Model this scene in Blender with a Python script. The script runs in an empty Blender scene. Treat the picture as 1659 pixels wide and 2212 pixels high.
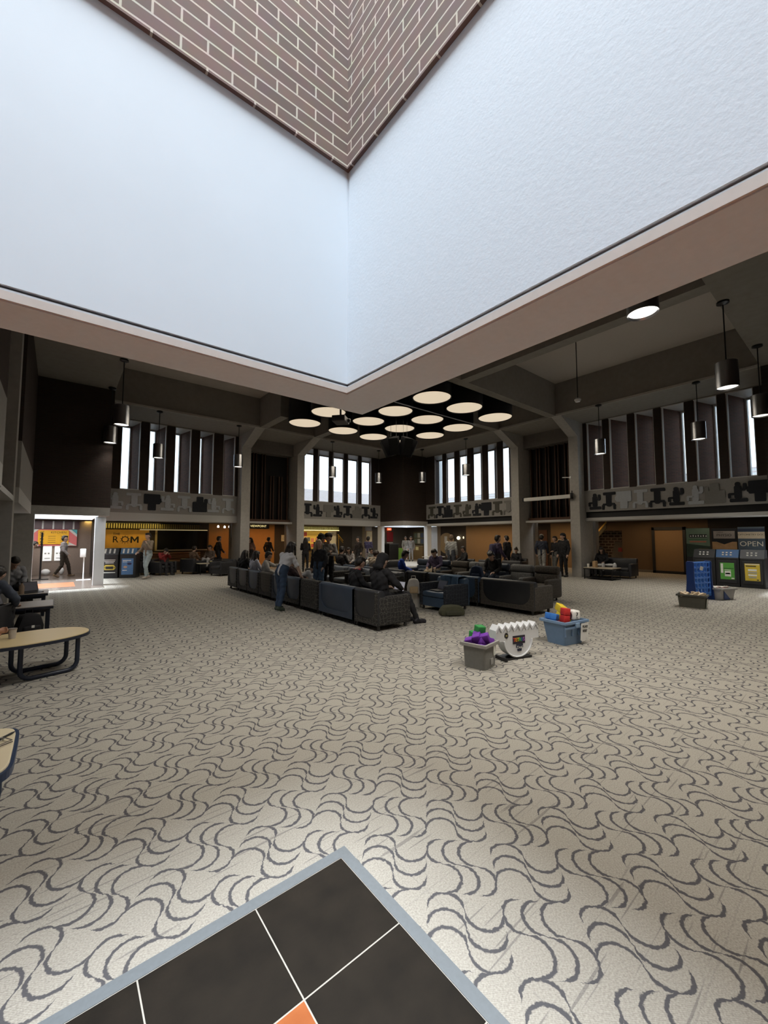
import bpy, bmesh, math, random
from mathutils import Vector, Matrix, Euler
from mathutils.geometry import tessellate_polygon
random.seed(7)
C = bpy.context.scene.collection
PI = math.pi
R_ = math.radians

# ------------------------------------------------------------------ materials
_M = {}
def nodes_of(m):
    m.use_nodes = True
    nt = m.node_tree
    return nt, nt.nodes['Principled BSDF']

def setin(b, name, v):
    if name in b.inputs:
        b.inputs[name].default_value = v

def M(name, col, rough=.6, metal=0., var=.12, scale=18., bump=0., emit=0., ecol=None, coat=0., spec=None):
    """procedural colour with a little noise variation"""
    if name in _M:
        return _M[name]
    m = bpy.data.materials.new(name)
    nt, b = nodes_of(m)
    N, L = nt.nodes, nt.links
    tc = N.new('ShaderNodeTexCoord')
    nz = N.new('ShaderNodeTexNoise'); nz.inputs['Scale'].default_value = scale; nz.inputs['Detail'].default_value = 3
    L.new(tc.outputs['Object'], nz.inputs['Vector'])
    mx = N.new('ShaderNodeMix'); mx.data_type = 'RGBA'
    mx.inputs[6].default_value = tuple(min(1, c*(1-var)) for c in col)+(1,)
    mx.inputs[7].default_value = tuple(min(1, c*(1+var)) for c in col)+(1,)
    L.new(nz.outputs['Fac'], mx.inputs[0])
    L.new(mx.outputs[2], b.inputs['Base Color'])
    b.inputs['Roughness'].default_value = rough
    b.inputs['Metallic'].default_value = metal
    if spec is not None: setin(b, 'Specular IOR Level', spec)
    if coat: setin(b, 'Coat Weight', coat)
    if bump:
        bp = N.new('ShaderNodeBump'); bp.inputs['Strength'].default_value = bump; bp.inputs['Distance'].default_value = .01
        L.new(nz.outputs['Fac'], bp.inputs['Height']); L.new(bp.outputs['Normal'], b.inputs['Normal'])
    if emit:
        setin(b, 'Emission Color', tuple(ecol or col)+(1,)); setin(b, 'Emission Strength', emit)
    _M[name] = m
    return m

def brick_mat(name, c1, c2, mortar, axis, w=.2, h=.0595, ms=.009, rough=.9):
    if name in _M: return _M[name]
    m = bpy.data.materials.new(name)
    nt, b = nodes_of(m); N, L = nt.nodes, nt.links
    tc = N.new('ShaderNodeTexCoord'); sp = N.new('ShaderNodeSeparateXYZ'); cb = N.new('ShaderNodeCombineXYZ')
    L.new(tc.outputs['Object'], sp.inputs[0])
    if axis == 'd':
        ad = N.new('ShaderNodeMath'); ad.operation = 'ADD'
        L.new(sp.outputs['X'], ad.inputs[0]); L.new(sp.outputs['Y'], ad.inputs[1]); L.new(ad.outputs[0], cb.inputs['X'])
    else:
        L.new(sp.outputs['X' if axis == 'x' else 'Y'], cb.inputs['X'])
    L.new(sp.outputs['Z'], cb.inputs['Y'])
    br = N.new('ShaderNodeTexBrick')
    br.inputs['Scale'].default_value = 1; br.inputs['Brick Width'].default_value = w; br.inputs['Row Height'].default_value = h
    br.inputs['Mortar Size'].default_value = ms*.5; br.inputs['Mortar Smooth'].default_value = .1; br.inputs['Bias'].default_value = 0
    br.inputs['Color1'].default_value = c1+(1,); br.inputs['Color2'].default_value = c2+(1,); br.inputs['Mortar'].default_value = mortar+(1,)
    L.new(cb.outputs[0], br.inputs['Vector'])
    nz = N.new('ShaderNodeTexNoise'); nz.inputs['Scale'].default_value = 14; nz.inputs['Detail'].default_value = 5
    L.new(tc.outputs['Object'], nz.inputs['Vector'])
    mx = N.new('ShaderNodeMix'); mx.data_type = 'RGBA'; mx.blend_type = 'MULTIPLY'; mx.inputs[0].default_value = .35
    L.new(br.outputs['Color'], mx.inputs[6]); L.new(nz.outputs['Color'], mx.inputs[7])
    L.new(mx.outputs[2], b.inputs['Base Color'])
    b.inputs['Roughness'].default_value = rough
    bp = N.new('ShaderNodeBump'); bp.inputs['Strength'].default_value = .5; bp.inputs['Distance'].default_value = .006; bp.invert = True
    L.new(br.outputs['Fac'], bp.inputs['Height']); L.new(bp.outputs['Normal'], b.inputs['Normal'])
    _M[name] = m
    return m

class NB:
    """tiny helper to chain math nodes"""
    def __init__(s, nt): s.nt = nt
    def m(s, op, a, b=None, c=None):
        n = s.nt.nodes.new('ShaderNodeMath'); n.operation = op
        for i, v in enumerate((a, b, c)):
            if v is None: continue
            if isinstance(v, (int, float)): n.inputs[i].default_value = v
            else: s.nt.links.new(v, n.inputs[i])
        return n.outputs[0]

def carpet_mat():
    m = bpy.data.materials.new('carpet_swirl')
    nt, b = nodes_of(m); N, L = nt.nodes, nt.links; k = NB(nt)
    tc = N.new('ShaderNodeTexCoord'); sp = N.new('ShaderNodeSeparateXYZ')
    # slight wobble so that the printed arcs are not ruler clean
    wn = N.new('ShaderNodeTexNoise'); wn.inputs['Scale'].default_value = 55; wn.inputs['Detail'].default_value = 2; L.new(tc.outputs['Object'], wn.inputs['Vector'])
    vm = N.new('ShaderNodeVectorMath'); vm.operation = 'SUBTRACT'; L.new(wn.outputs['Color'], vm.inputs[0]); vm.inputs[1].default_value = (.5, .5, .5)
    v2 = N.new('ShaderNodeVectorMath'); v2.operation = 'SCALE'; L.new(vm.outputs[0], v2.inputs[0]); v2.inputs['Scale'].default_value = .018
    v3 = N.new('ShaderNodeVectorMath'); v3.operation = 'ADD'; L.new(tc.outputs['Object'], v3.inputs[0]); L.new(v2.outputs[0], v3.inputs[1])
    L.new(v3.outputs[0], sp.inputs[0])
    X, Y = sp.outputs['X'], sp.outputs['Y']
    c = .332
    s = .70711/c
    p = k.m('MULTIPLY', k.m('SUBTRACT', X, Y), s)
    q = k.m('MULTIPLY', k.m('ADD', X, Y), s)
    par = k.m('PINGPONG', k.m('ADD', k.m('FLOOR', p), k.m('FLOOR', q)), 1.0)
    fp, fq = k.m('FRACT', p), k.m('FRACT', q)
    def lerp(a, b_, t): return k.m('ADD', a, k.m('MULTIPLY', k.m('SUBTRACT', b_, a), t))
    u = lerp(fp, fq, par); v = lerp(fq, fp, par)
    vv = k.m('SUBTRACT', k.m('FRACT', k.m('MULTIPLY', v, 2.0)), .5)
    n = k.m('SQRT', k.m('MAXIMUM', k.m('SUBTRACT', 1.0, k.m('MULTIPLY', k.m('MULTIPLY', vv, vv), 4.0)), .0))
    sg = k.m('SIGN', k.m('SUBTRACT', .5, v))
    h = k.m('MULTIPLY', k.m('MULTIPLY', n, .25), sg)
    w = k.m('SUBTRACT', u, h)
    d = k.m('MULTIPLY', k.m('ABSOLUTE', k.m('SUBTRACT', k.m('FRACT', k.m('DIVIDE', k.m('SUBTRACT', w, .125), .25)), .5)), .25)
    perp = k.m('MULTIPLY', d, k.m('MAXIMUM', n, .42))
    mask = k.m('MULTIPLY', k.m('GREATER_THAN', w, .125), k.m('LESS_THAN', w, .875))
    nzl = N.new('ShaderNodeTexNoise'); nzl.inputs['Scale'].default_value = 60; nzl.inputs['Detail'].default_value = 2
    L.new(tc.outputs['Object'], nzl.inputs['Vector'])
    th = k.m('ADD', .015, k.m('MULTIPLY', k.m('SUBTRACT', nzl.outputs['Fac'], .5), .016))
    mr = N.new('ShaderNodeMapRange'); mr.interpolation_type = 'SMOOTHSTEP'
    L.new(perp, mr.inputs['Value']); L.new(th, mr.inputs['From Min'])
    L.new(k.m('ADD', th, .016), mr.inputs['From Max'])
    mr.inputs['To Min'].default_value = 1; mr.inputs['To Max'].default_value = 0
    line = k.m('MULTIPLY', mr.outputs[0], mask)
    # faint pencil strokes along one axis
    mp = N.new('ShaderNodeMapping'); mp.inputs['Scale'].default_value = (1.6, 42, 1)
    L.new(tc.outputs['Object'], mp.inputs['Vector'])
    ns = N.new('ShaderNodeTexNoise'); ns.inputs['Scale'].default_value = 1; ns.inputs['Detail'].default_value = 1
    L.new(mp.outputs[0], ns.inputs['Vector'])
    st = N.new('ShaderNodeMapRange'); L.new(ns.outputs['Fac'], st.inputs['Value'])
    st.inputs['From Min'].default_value = .66; st.inputs['From Max'].default_value = .70; st.inputs['To Max'].default_value = .45
    line = k.m('MAXIMUM', line, st.outputs[0])
    # weave
    wv = N.new('ShaderNodeTexWave'); wv.inputs['Scale'].default_value = 70; wv.bands_direction = 'DIAGONAL'; wv.inputs['Distortion'].default_value = 3
    L.new(tc.outputs['Object'], wv.inputs['Vector'])
    big = N.new('ShaderNodeTexNoise'); big.inputs['Scale'].default_value = .7; big.inputs['Detail'].default_value = 3
    L.new(tc.outputs['Object'], big.inputs['Vector'])
    fine = N.new('ShaderNodeTexNoise'); fine.inputs['Scale'].default_value = 130; fine.inputs['Detail'].default_value = 2
    L.new(tc.outputs['Object'], fine.inputs['Vector'])
    # carpet tile seams
    seam = k.m('MINIMUM', k.m('ABSOLUTE', k.m('SUBTRACT', k.m('FRACT', k.m('DIVIDE', X, .94)), .5)), k.m('ABSOLUTE', k.m('SUBTRACT', k.m('FRACT', k.m('DIVIDE', Y, .94)), .5)))
    sm = k.m('MULTIPLY', k.m('LESS_THAN', seam, .003), .15)
    base = N.new('ShaderNodeMix'); base.data_type = 'RGBA'
    base.inputs[6].default_value = (.285, .265, .228, 1); base.inputs[7].default_value = (.485, .458, .405, 1)
    f = k.m('ADD', k.m('MULTIPLY', k.m('SUBTRACT', fine.outputs['Fac'], .28), 1.6), k.m('MULTIPLY', wv.outputs['Fac'], .25))
    f = k.m('ADD', f, k.m('MULTIPLY', k.m('SUBTRACT', big.outputs['Fac'], .5), .25))
    L.new(f, base.inputs[0])
    mix = N.new('ShaderNodeMix'); mix.data_type = 'RGBA'
    L.new(k.m('MULTIPLY', k.m('MAXIMUM', line, sm), .93), mix.inputs[0]); L.new(base.outputs[2], mix.inputs[6])
    mix.inputs[7].default_value = (.075, .075, .085, 1)
    L.new(mix.outputs[2], b.inputs['Base Color']); b.inputs['Roughness'].default_value = .95
    setin(b, 'Specular IOR Level', .1)
    bp = N.new('ShaderNodeBump'); bp.inputs['Strength'].default_value = .35; bp.inputs['Distance'].default_value = .004
    L.new(f, bp.inputs['Height']); L.new(bp.outputs['Normal'], b.inputs['Normal'])
    return m

def fabric_pattern(name, base, fleck, scale=9.):
    """upholstery with small pale crossing flecks"""
    if name in _M: return _M[name]
    m = bpy.data.materials.new(name)
    nt, b = nodes_of(m); N, L = nt.nodes, nt.links; k = NB(nt)
    tc = N.new('ShaderNodeTexCoord')
    vo = N.new('ShaderNodeTexVoronoi'); vo.feature = 'F1'; vo.inputs['Scale'].default_value = scale*2.2; vo.distance = 'MANHATTAN'; vo.inputs['Randomness'].default_value = .45
    L.new(tc.outputs['Object'], vo.inputs['Vector'])
    v2 = N.new('ShaderNodeTexVoronoi'); v2.feature = 'DISTANCE_TO_EDGE'; v2.inputs['Scale'].default_value = scale*1.1; v2.inputs['Randomness'].default_value = .6
    L.new(tc.outputs['Object'], v2.inputs['Vector'])
    a = k.m('LESS_THAN', vo.outputs['Distance'], .26)
    e = k.m('MULTIPLY', k.m('LESS_THAN', v2.outputs['Distance'], .05), .55)
    mx = N.new('ShaderNodeMix'); mx.data_type = 'RGBA'
    L.new(k.m('MAXIMUM', a, e), mx.inputs[0])
    mx.inputs[6].default_value = base+(1,); mx.inputs[7].default_value = fleck+(1,)
    L.new(mx.outputs[2], b.inputs['Base Color']); b.inputs['Roughness'].default_value = .8
    _M[name] = m
    return m

def glass_mat(name='window_glass', tint=(.9, .96, 1.), gloss=.08):
    if name in _M: return _M[name]
    m = bpy.data.materials.new(name); m.use_nodes = True
    nt = m.node_tree; N, L = nt.nodes, nt.links
    N.remove(N['Principled BSDF'])
    t = N.new('ShaderNodeBsdfTransparent'); t.inputs[0].default_value = tint+(1,)
    g = N.new('ShaderNodeBsdfGlossy'); g.inputs['Roughness'].default_value = .05
    mx = N.new('ShaderNodeMixShader'); mx.inputs[0].default_value = gloss
    L.new(t.outputs[0], mx.inputs[1]); L.new(g.outputs[0], mx.inputs[2])
    L.new(mx.outputs[0], N['Material Output'].inputs[0])
    _M[name] = m
    return m

# ------------------------------------------------------------------ mesh builder
class MB:
    def __init__(s): s.bm = bmesh.new()
    def _add(s, bm2, mi=0, mat=None):
        if mat is not None: bmesh.ops.transform(bm2, matrix=mat, verts=bm2.verts)
        for f in bm2.faces: f.material_index = mi
        me = bpy.data.meshes.new('t'); bm2.to_mesh(me); bm2.free()
        s.bm.from_mesh(me); bpy.data.meshes.remove(me)
        return s
    def box(s, x0, x1, y0, y1, z0, z1, bev=0., seg=2, mi=0, mat=None):
        b = bmesh.new(); bmesh.ops.create_cube(b, size=1)
        for v in b.verts:
            v.co = Vector(((x0+x1)/2+v.co.x*(x1-x0), (y0+y1)/2+v.co.y*(y1-y0), (z0+z1)/2+v.co.z*(z1-z0)))
        if bev: bmesh.ops.bevel(b, geom=list(b.edges), offset=bev, segments=seg, profile=.5, affect='EDGES')
        return s._add(b, mi, mat)
    def prism(s, pts, a, b_, axis='z', mi=0, mat=None, bev=0.):
        """polygon pts (2d) extruded along axis from a to b_"""
        b = bmesh.new()
        def P(p, t):
            if axis == 'z': return (p[0], p[1], t)
            if axis == 'x': return (t, p[0], p[1])
            return (p[0], t, p[1])
        lo = [b.verts.new(P(p, a)) for p in pts]; hi = [b.verts.new(P(p, b_)) for p in pts]
        tris = tessellate_polygon([[Vector((p[0], p[1], 0)) for p in pts]])
        for t in tris:
            try:
                b.faces.new([lo[i] for i in t][::-1]); b.faces.new([hi[i] for i in t])
            except ValueError: pass
        n = len(pts)
        for i in range(n):
            j = (i+1) % n
            b.faces.new((lo[i], lo[j], hi[j], hi[i]))
        bmesh.ops.recalc_face_normals(b, faces=b.faces)
        bmesh.ops.dissolve_limit(b, angle_limit=.01, verts=b.verts, edges=b.edges)
        if bev: bmesh.ops.bevel(b, geom=[e for e in b.edges if e.calc_face_angle(0) > .5], offset=bev, segments=2, profile=.5, affect='EDGES')
        return s._add(b, mi, mat)
    def tube(s, pts, r, n=10, mi=0, mat=None, closed=False):
        b = bmesh.new(); P = [Vector(p) for p in pts]; rings = []
        N = len(P)
        up = Vector((0, 0, 1)); prev = None
        for i, p in enumerate(P):
            if closed: d = P[(i+1) % N]-P[i-1]
            else: d = P[min(i+1, N-1)]-P[max(i-1, 0)]
            d.normalize()
            if prev is None:
                a = d.cross(up if abs(d.z) < .9 else Vector((1, 0, 0))).normalized()
            else:
                a = (prev-d*prev.dot(d)).normalized()
            prev = a; c = d.cross(a)
            rr = r[i] if isinstance(r, (list, tuple)) else r
            rings.append([b.verts.new(p+a*rr*math.cos(2*PI*k/n)+c*rr*math.sin(2*PI*k/n)) for k in range(n)])
        m = N if closed else N-1
        for i in range(m):
            A, B = rings[i], rings[(i+1) % N]
            for k in range(n): b.faces.new((A[k], A[(k+1) % n], B[(k+1) % n], B[k]))
        if not closed: b.faces.new(rings[0][::-1]); b.faces.new(rings[-1])
        bmesh.ops.recalc_face_normals(b, faces=b.faces)
        return s._add(b, mi, mat)
    def lathe(s, prof, n=32, mi=0, mat=None, cx=0, cy=0, sx=1., sy=1.):
        """prof list of (r,z)"""
        b = bmesh.new(); rings = []
        for r, z in prof:
            if r < 1e-6: rings.append([b.verts.new((cx, cy, z))])
            else: rings.append([b.verts.new((cx+sx*r*math.cos(2*PI*k/n), cy+sy*r*math.sin(2*PI*k/n), z)) for k in range(n)])
        for A, B in zip(rings, rings[1:]):
            for k in range(n):
                j = (k+1) % n
                if len(A) == 1 and len(B) == 1: continue
                if len(A) == 1: b.faces.new((A[0], B[j], B[k]))
                elif len(B) == 1: b.faces.new((A[k], A[j], B[0]))
                else: b.faces.new((A[k], A[j], B[j], B[k]))
        bmesh.ops.recalc_face_normals(b, faces=b.faces)
        return s._add(b, mi, mat)
    def ball(s, c, r, sc=(1, 1, 1), mi=0, seg=12):
        b = bmesh.new(); bmesh.ops.create_uvsphere(b, u_segments=seg, v_segments=max(6, seg*2//3), radius=r)
        for v in b.verts: v.co = Vector((c[0]+v.co.x*sc[0], c[1]+v.co.y*sc[1], c[2]+v.co.z*sc[2]))
        return s._add(b, mi)
    def quad(s, pts, mi=0):
        f = s.bm.faces.new([s.bm.verts.new(p) for p in pts]); f.material_index = mi
        return s
    def obj(s, name, mats, parent=None, smooth=False, loc=None, rot=None):
        me = bpy.data.meshes.new(name)
        s.bm.to_mesh(me); s.bm.free()
        for m in (mats if isinstance(mats, (list, tuple)) else [mats]): me.materials.append(m)
        if smooth:
            for p in me.polygons: p.use_smooth = True
            try: me.set_sharp_from_angle(angle=R_(40))
            except Exception: pass
        o = bpy.data.objects.new(name, me); C.objects.link(o)
        if parent is not None: o.parent = parent
        if loc is not None: o.location = loc
        if rot is not None: o.rotation_euler = rot
        return o

def tag(o, label, cat, group=None, kind=None):
    o['label'] = label; o['category'] = cat
    if group: o['group'] = group
    if kind: o['kind'] = kind
    return o
def thing(name, label, cat, loc=(0, 0, 0), rz=0., group=None):
    o = bpy.data.objects.new(name, None); C.objects.link(o)
    o.location = loc; o.rotation_euler = (0, 0, rz); o.empty_display_size = .1
    return tag(o, label, cat, group)
def struct(o):
    o['kind'] = 'structure'; return o
def dup(root, loc, rz=None, label=None, group=None):
    r = root.copy(); C.objects.link(r); r.location = loc
    if rz is not None: r.rotation_euler = (0, 0, rz)
    if label: r['label'] = label
    if group: r['group'] = group
    for ch in list(root.children):
        c = ch.copy(); C.objects.link(c); c.parent = r
        for g in list(ch.children):
            d = g.copy(); C.objects.link(d); d.parent = c
    return r
def text(name, s, size, m, parent, loc, rot, align='CENTER', depth=.002, xs=1.):
    cu = bpy.data.curves.new('txt', 'FONT'); cu.body = s; cu.size = size; cu.align_x = align; cu.align_y = 'CENTER'
    cu.extrude = depth; cu.offset = 0; cu.resolution_u = 3
    t = bpy.data.objects.new('txt', cu); C.objects.link(t)
    dg = bpy.context.evaluated_depsgraph_get()
    me = bpy.data.meshes.new_from_object(t.evaluated_get(dg)); me.name = name
    bpy.data.objects.remove(t); bpy.data.curves.remove(cu)
    me.materials.clear(); me.materials.append(m)
    o = bpy.data.objects.new(name, me); C.objects.link(o); o.parent = parent; o.location = loc; o.rotation_euler = rot
    o.scale = (xs, 1, 1)
    return o
FACE = {'-y': (PI/2, 0, 0), '+y': (PI/2, 0, PI), '-x': (PI/2, 0, -PI/2), '+x': (PI/2, 0, PI/2)}

# colours
conc = M('concrete', (.40, .385, .36), .9, var=.18, scale=9, bump=.15)
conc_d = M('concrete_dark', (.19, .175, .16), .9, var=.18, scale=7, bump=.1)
conc_soffit = M('concrete_soffit', (.52, .57, .61), .95, var=.06, scale=40, bump=.1)
white_wall = M('white_plaster', (.78, .80, .82), .85, var=.03, scale=6, bump=.12)
white_paint = M('white_paint', (.85, .86, .87), .6, var=.02)
black_m = M('black_paint', (.012, .012, .014), .5)
blackm = M('black_metal', (.015, .015, .017), .35, .3)
steel = M('brushed_steel', (.50, .51, .54), .28, 1., var=.08, scale=60)
chrome = M('chrome', (.7, .7, .72), .2, 1.)
cream_em = M('cream_diffuser', (.80, .70, .56), .8, var=.03, emit=.62, ecol=(1., .84, .62))
lamp_em = M('lamp_lens', (.9, .88, .82), .5, emit=2.2, ecol=(1., .95, .86))
wood_dark = M('dark_wood', (.10, .042, .022), .6, var=.3, scale=8)
wood_warm = M('warm_wood', (.34, .19, .09), .55, var=.15, scale=5)
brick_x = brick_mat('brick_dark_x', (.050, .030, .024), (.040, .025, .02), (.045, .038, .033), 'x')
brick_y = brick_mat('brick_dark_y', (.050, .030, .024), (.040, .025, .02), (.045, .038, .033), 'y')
brick_rev = brick_mat('brick_reveal_lit', (.150, .060, .034), (.105, .045, .027), (.15, .105, .075), 'd')  # same pier brick, window light on the reveals put into a lighter colour
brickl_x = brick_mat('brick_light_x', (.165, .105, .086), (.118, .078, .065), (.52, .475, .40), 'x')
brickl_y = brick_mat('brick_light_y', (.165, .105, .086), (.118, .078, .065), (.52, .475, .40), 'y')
# ------------------------------------------------------------------ camera
FPX = 864.5
cam = bpy.data.objects.new('camera', bpy.data.cameras.new('camera')); C.objects.link(cam)
cam.location = (0, 0, 1.65)
cam.rotation_euler = (R_(90+3.675), 0, R_(50.786-90))
cam.data.sensor_fit = 'HORIZONTAL'; cam.data.sensor_width = 36; cam.data.lens = 36*FPX/1659
cam.data.clip_start = .05; cam.data.clip_end = 200
bpy.context.scene.camera = cam

# ------------------------------------------------------------------ levels and planes
RX, LY = 17.6, 19.6           # window wall planes (right / left)
WX, NY = -.64, -.03           # the two near window walls
ZL = 2.373                    # underside of ledges
ZM0, ZM1 = 2.69, 3.66         # mural band
ZW = 6.61                     # window heads
ZB = 6.64                     # beam underside
ZC = 7.99                     # ceiling slab
PX0, PX1, PY0, PY1 = 1.34, 15.70, 1.874, 17.44    # inner faces of the perimeter beams
DP = 1.2                      # depth of the window walls

# floor
carpet = carpet_mat()
o = MB().box(-6, 24, -4, 27, -.2, 0).obj('floor', carpet); struct(o)

# ------------------------------------------------------------------ entry tile square
TX, TY = 1.257, 1.876
tb = MB()
tb.prism([(TX, TY), (TX, -2.4), (TX-.055, -2.4), (TX-.055, TY-.055), (-2.4, TY-.055), (-2.4, TY)], .0005, .008)
struct(tb.obj('trim_1', M('grey_edge_strip', (.15, .17, .185), .55, var=.12, scale=60)))
def tile_mat():
    m = bpy.data.materials.new('slate_tile'); nt, b = nodes_of(m); N, L = nt.nodes, nt.links; k = NB(nt)
    tc = N.new('ShaderNodeTexCoord'); sp = N.new('ShaderNodeSeparateXYZ'); L.new(tc.outputs['Object'], sp.inputs[0])
    t = .452
    ax = k.m('DIVIDE', k.m('SUBTRACT', TX-.055, sp.outputs['X']), t); ay = k.m('DIVIDE', k.m('SUBTRACT', TY-.055, sp.outputs['Y']), t)
    fx, fy = k.m('FRACT', ax), k.m('FRACT', ay)
    e = k.m('MINIMUM', k.m('MINIMUM', fx, k.m('SUBTRACT', 1., fx)), k.m('MINIMUM', fy, k.m('SUBTRACT', 1., fy)))
    gr = k.m('LESS_THAN', e, .006)
    inner = k.m('MULTIPLY', k.m('GREATER_THAN', ax, 1.), k.m('GREATER_THAN', ay, 1.))
    nz = N.new('ShaderNodeTexNoise'); nz.inputs['Scale'].default_value = 7; nz.inputs['Detail'].default_value = 8; L.new(tc.outputs['Object'], nz.inputs['Vector'])
    cr = N.new('ShaderNodeValToRGB'); L.new(nz.outputs['Fac'], cr.inputs[0])
    cr.color_ramp.elements[0].color = (.005, .0045, .004, 1); cr.color_ramp.elements[1].color = (.028, .022, .017, 1)
    e2 = cr.color_ramp.elements.new(.72); e2.color = (.020, .016, .012, 1)
    e3 = cr.color_ramp.elements.new(.78); e3.color = (.10, .05, .02, 1)
    co = N.new('ShaderNodeValToRGB'); L.new(nz.outputs['Fac'], co.inputs[0])
    co.color_ramp.elements[0].color = (.22, .055, .015, 1); co.color_ramp.elements[1].color = (.50, .17, .06, 1)
    m1 = N.new('ShaderNodeMix'); m1.data_type = 'RGBA'; L.new(inner, m1.inputs[0]); L.new(cr.outputs[0], m1.inputs[6]); L.new(co.outputs[0], m1.inputs[7])
    m2 = N.new('ShaderNodeMix'); m2.data_type = 'RGBA'; L.new(gr, m2.inputs[0]); L.new(m1.outputs[2], m2.inputs[6]); m2.inputs[7].default_value = (.42, .40, .36, 1)
    L.new(m2.outputs[2], b.inputs['Base Color']); b.inputs['Roughness'].default_value = .55; setin(b, 'Specular IOR Level', .10)
    bp = N.new('ShaderNodeBump'); bp.inputs['Strength'].default_value = .25; bp.inputs['Distance'].default_value = .004
    n2 = N.new('ShaderNodeTexNoise'); n2.inputs['Scale'].default_value = 40; L.new(tc.outputs['Object'], n2.inputs['Vector'])
    L.new(n2.outputs['Fac'], bp.inputs['Height']); L.new(bp.outputs['Normal'], b.inputs['Normal'])
    return m
tilem = tile_mat()
struct(MB().box(-2.4, TX-.055, -2.4, TY-.055, .0005, .006).obj('floor_tiles', tilem))

band_wall = M('band_plaster', (.53, .60, .66), .85, var=.03, scale=80, bump=.06)
band_wall_l = M('band_plaster_smooth', (.53, .60, .66), .8, var=.03, scale=4, bump=.05)
# ------------------------------------------------------------------ near light tower (camera stands below it)
IX, IY, OX, OY = 1.106, 1.651, 1.364, 1.874
TB = 3.555                     # brick starts
TT = 9.2                       # top of the shaft
BXW, BYW = -2.15, -1.75        # back walls of the shaft
struct(MB().box(IX, IX+.12, BYW, IY+.12, 2.425, TB).obj('wall_entry_right', band_wall))
struct(MB().box(BXW, IX, IY, IY+.12, 2.425, TB).obj('wall_entry_left', band_wall_l))
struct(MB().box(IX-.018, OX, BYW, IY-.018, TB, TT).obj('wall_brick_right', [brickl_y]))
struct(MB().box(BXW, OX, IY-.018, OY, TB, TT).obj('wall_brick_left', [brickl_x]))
lip = M('lip_concrete', (.48, .45, .42), .9, var=.08, scale=30)
mb = MB()
mb.prism([(IX-.004, BYW), (IX-.004, IY-.004), (BXW, IY-.004), (BXW, IY+.05), (IX+.05, IY+.05), (IX+.05, BYW)], 2.377, 2.405)
struct(mb.obj('trim_2', lip))
mb = MB()
mb.prism([(OX, BYW), (OX, OY), (BXW, OY), (BXW, IY+.004), (IX+.004, IY+.004), (IX+.004, BYW)], 2.373, 2.415)
struct(mb.obj('trim_3', conc_soffit))
# outer leaf behind the plaster
mb = MB()
mb.prism([(OX, BYW), (OX, OY), (BXW, OY), (BXW, IY+.13), (IX+.13, IY+.13), (IX+.13, BYW)], 2.415, TB)
struct(mb.obj('wall_entry_outer', conc))
struct(MB().box(BXW-.2, BXW, BYW-.2, OY, 0, TT).obj('wall_entry_back', brickl_y))
struct(MB().box(BXW, OX, BYW-.2, BYW, 0, TT).obj('wall_entry_side', brickl_x))
struct(MB().box(BXW-.2, OX, BYW-.2, OY, TT+.25, TT+.27).obj('window_1', glass_mat('skylight_glass', (.55, .57, .6), .05)))

# ------------------------------------------------------------------ other corner towers
def tower(cx, cy, dx, dy, side, S=3.1, post=None):
    """brick box over an open passage; (cx,cy) is the corner that juts into the hall"""
    x1, y1 = cx+dx*S, cy+dy*S
    t = .26
    lo, hi = lambda a, b: min(a, b), lambda a, b: max(a, b)
    def bx(m, a, b, c, d, z0, z1): m.box(lo(a, b), hi(a, b), lo(c, d), hi(c, d), z0, z1)
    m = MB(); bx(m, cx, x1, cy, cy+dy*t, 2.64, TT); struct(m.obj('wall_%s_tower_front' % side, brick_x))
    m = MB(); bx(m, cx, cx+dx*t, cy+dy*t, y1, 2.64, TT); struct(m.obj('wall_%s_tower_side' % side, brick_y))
    m = MB(); bx(m, cx, x1, y1, y1+dy*t, 2.64, TT); bx(m, x1, x1+dx*t, cy, y1, 2.64, TT); struct(m.obj('wall_%s_tower_back' % side, white_wall))
    # concrete ring ledge
    m = MB()
    bx(m, cx, x1, cy, cy+dy*t, ZL, 2.64); bx(m, cx, cx+dx*t, cy+dy*t, y1, ZL, 2.64)
    struct(m.obj('trim_%s_tower' % side, conc))
    # white inner lining of the shaft
    m = MB()
    bx(m, cx+dx*t, x1, cy+dy*t, cy+dy*(t+.02), ZL, 3.5); bx(m, cx+dx*t, cx+dx*(t+.02), cy+dy*t, y1, ZL, 3.5)
    bx(m, cx+dx*t, x1, y1-dy*.02, y1, ZL-.02, 3.6); bx(m, x1-dx*.02, x1, cy+dy*t, y1, ZL-.02, 3.6)
    struct(m.obj('wall_%s_tower_lining' % side, white_wall))
    m = MB(); bx(m, cx, x1, cy, y1, TT+.2, TT+.22); struct(m.obj('window_%s_skylight' % side, _M['skylight_glass']))
tower(1.34, 16.09, -1, 1, 'kitchen', S=3.5)
tower(15.70, 17.44, 1, 1, 'far')
tower(15.70, 1.874, 1, -1, 'right')

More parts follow.
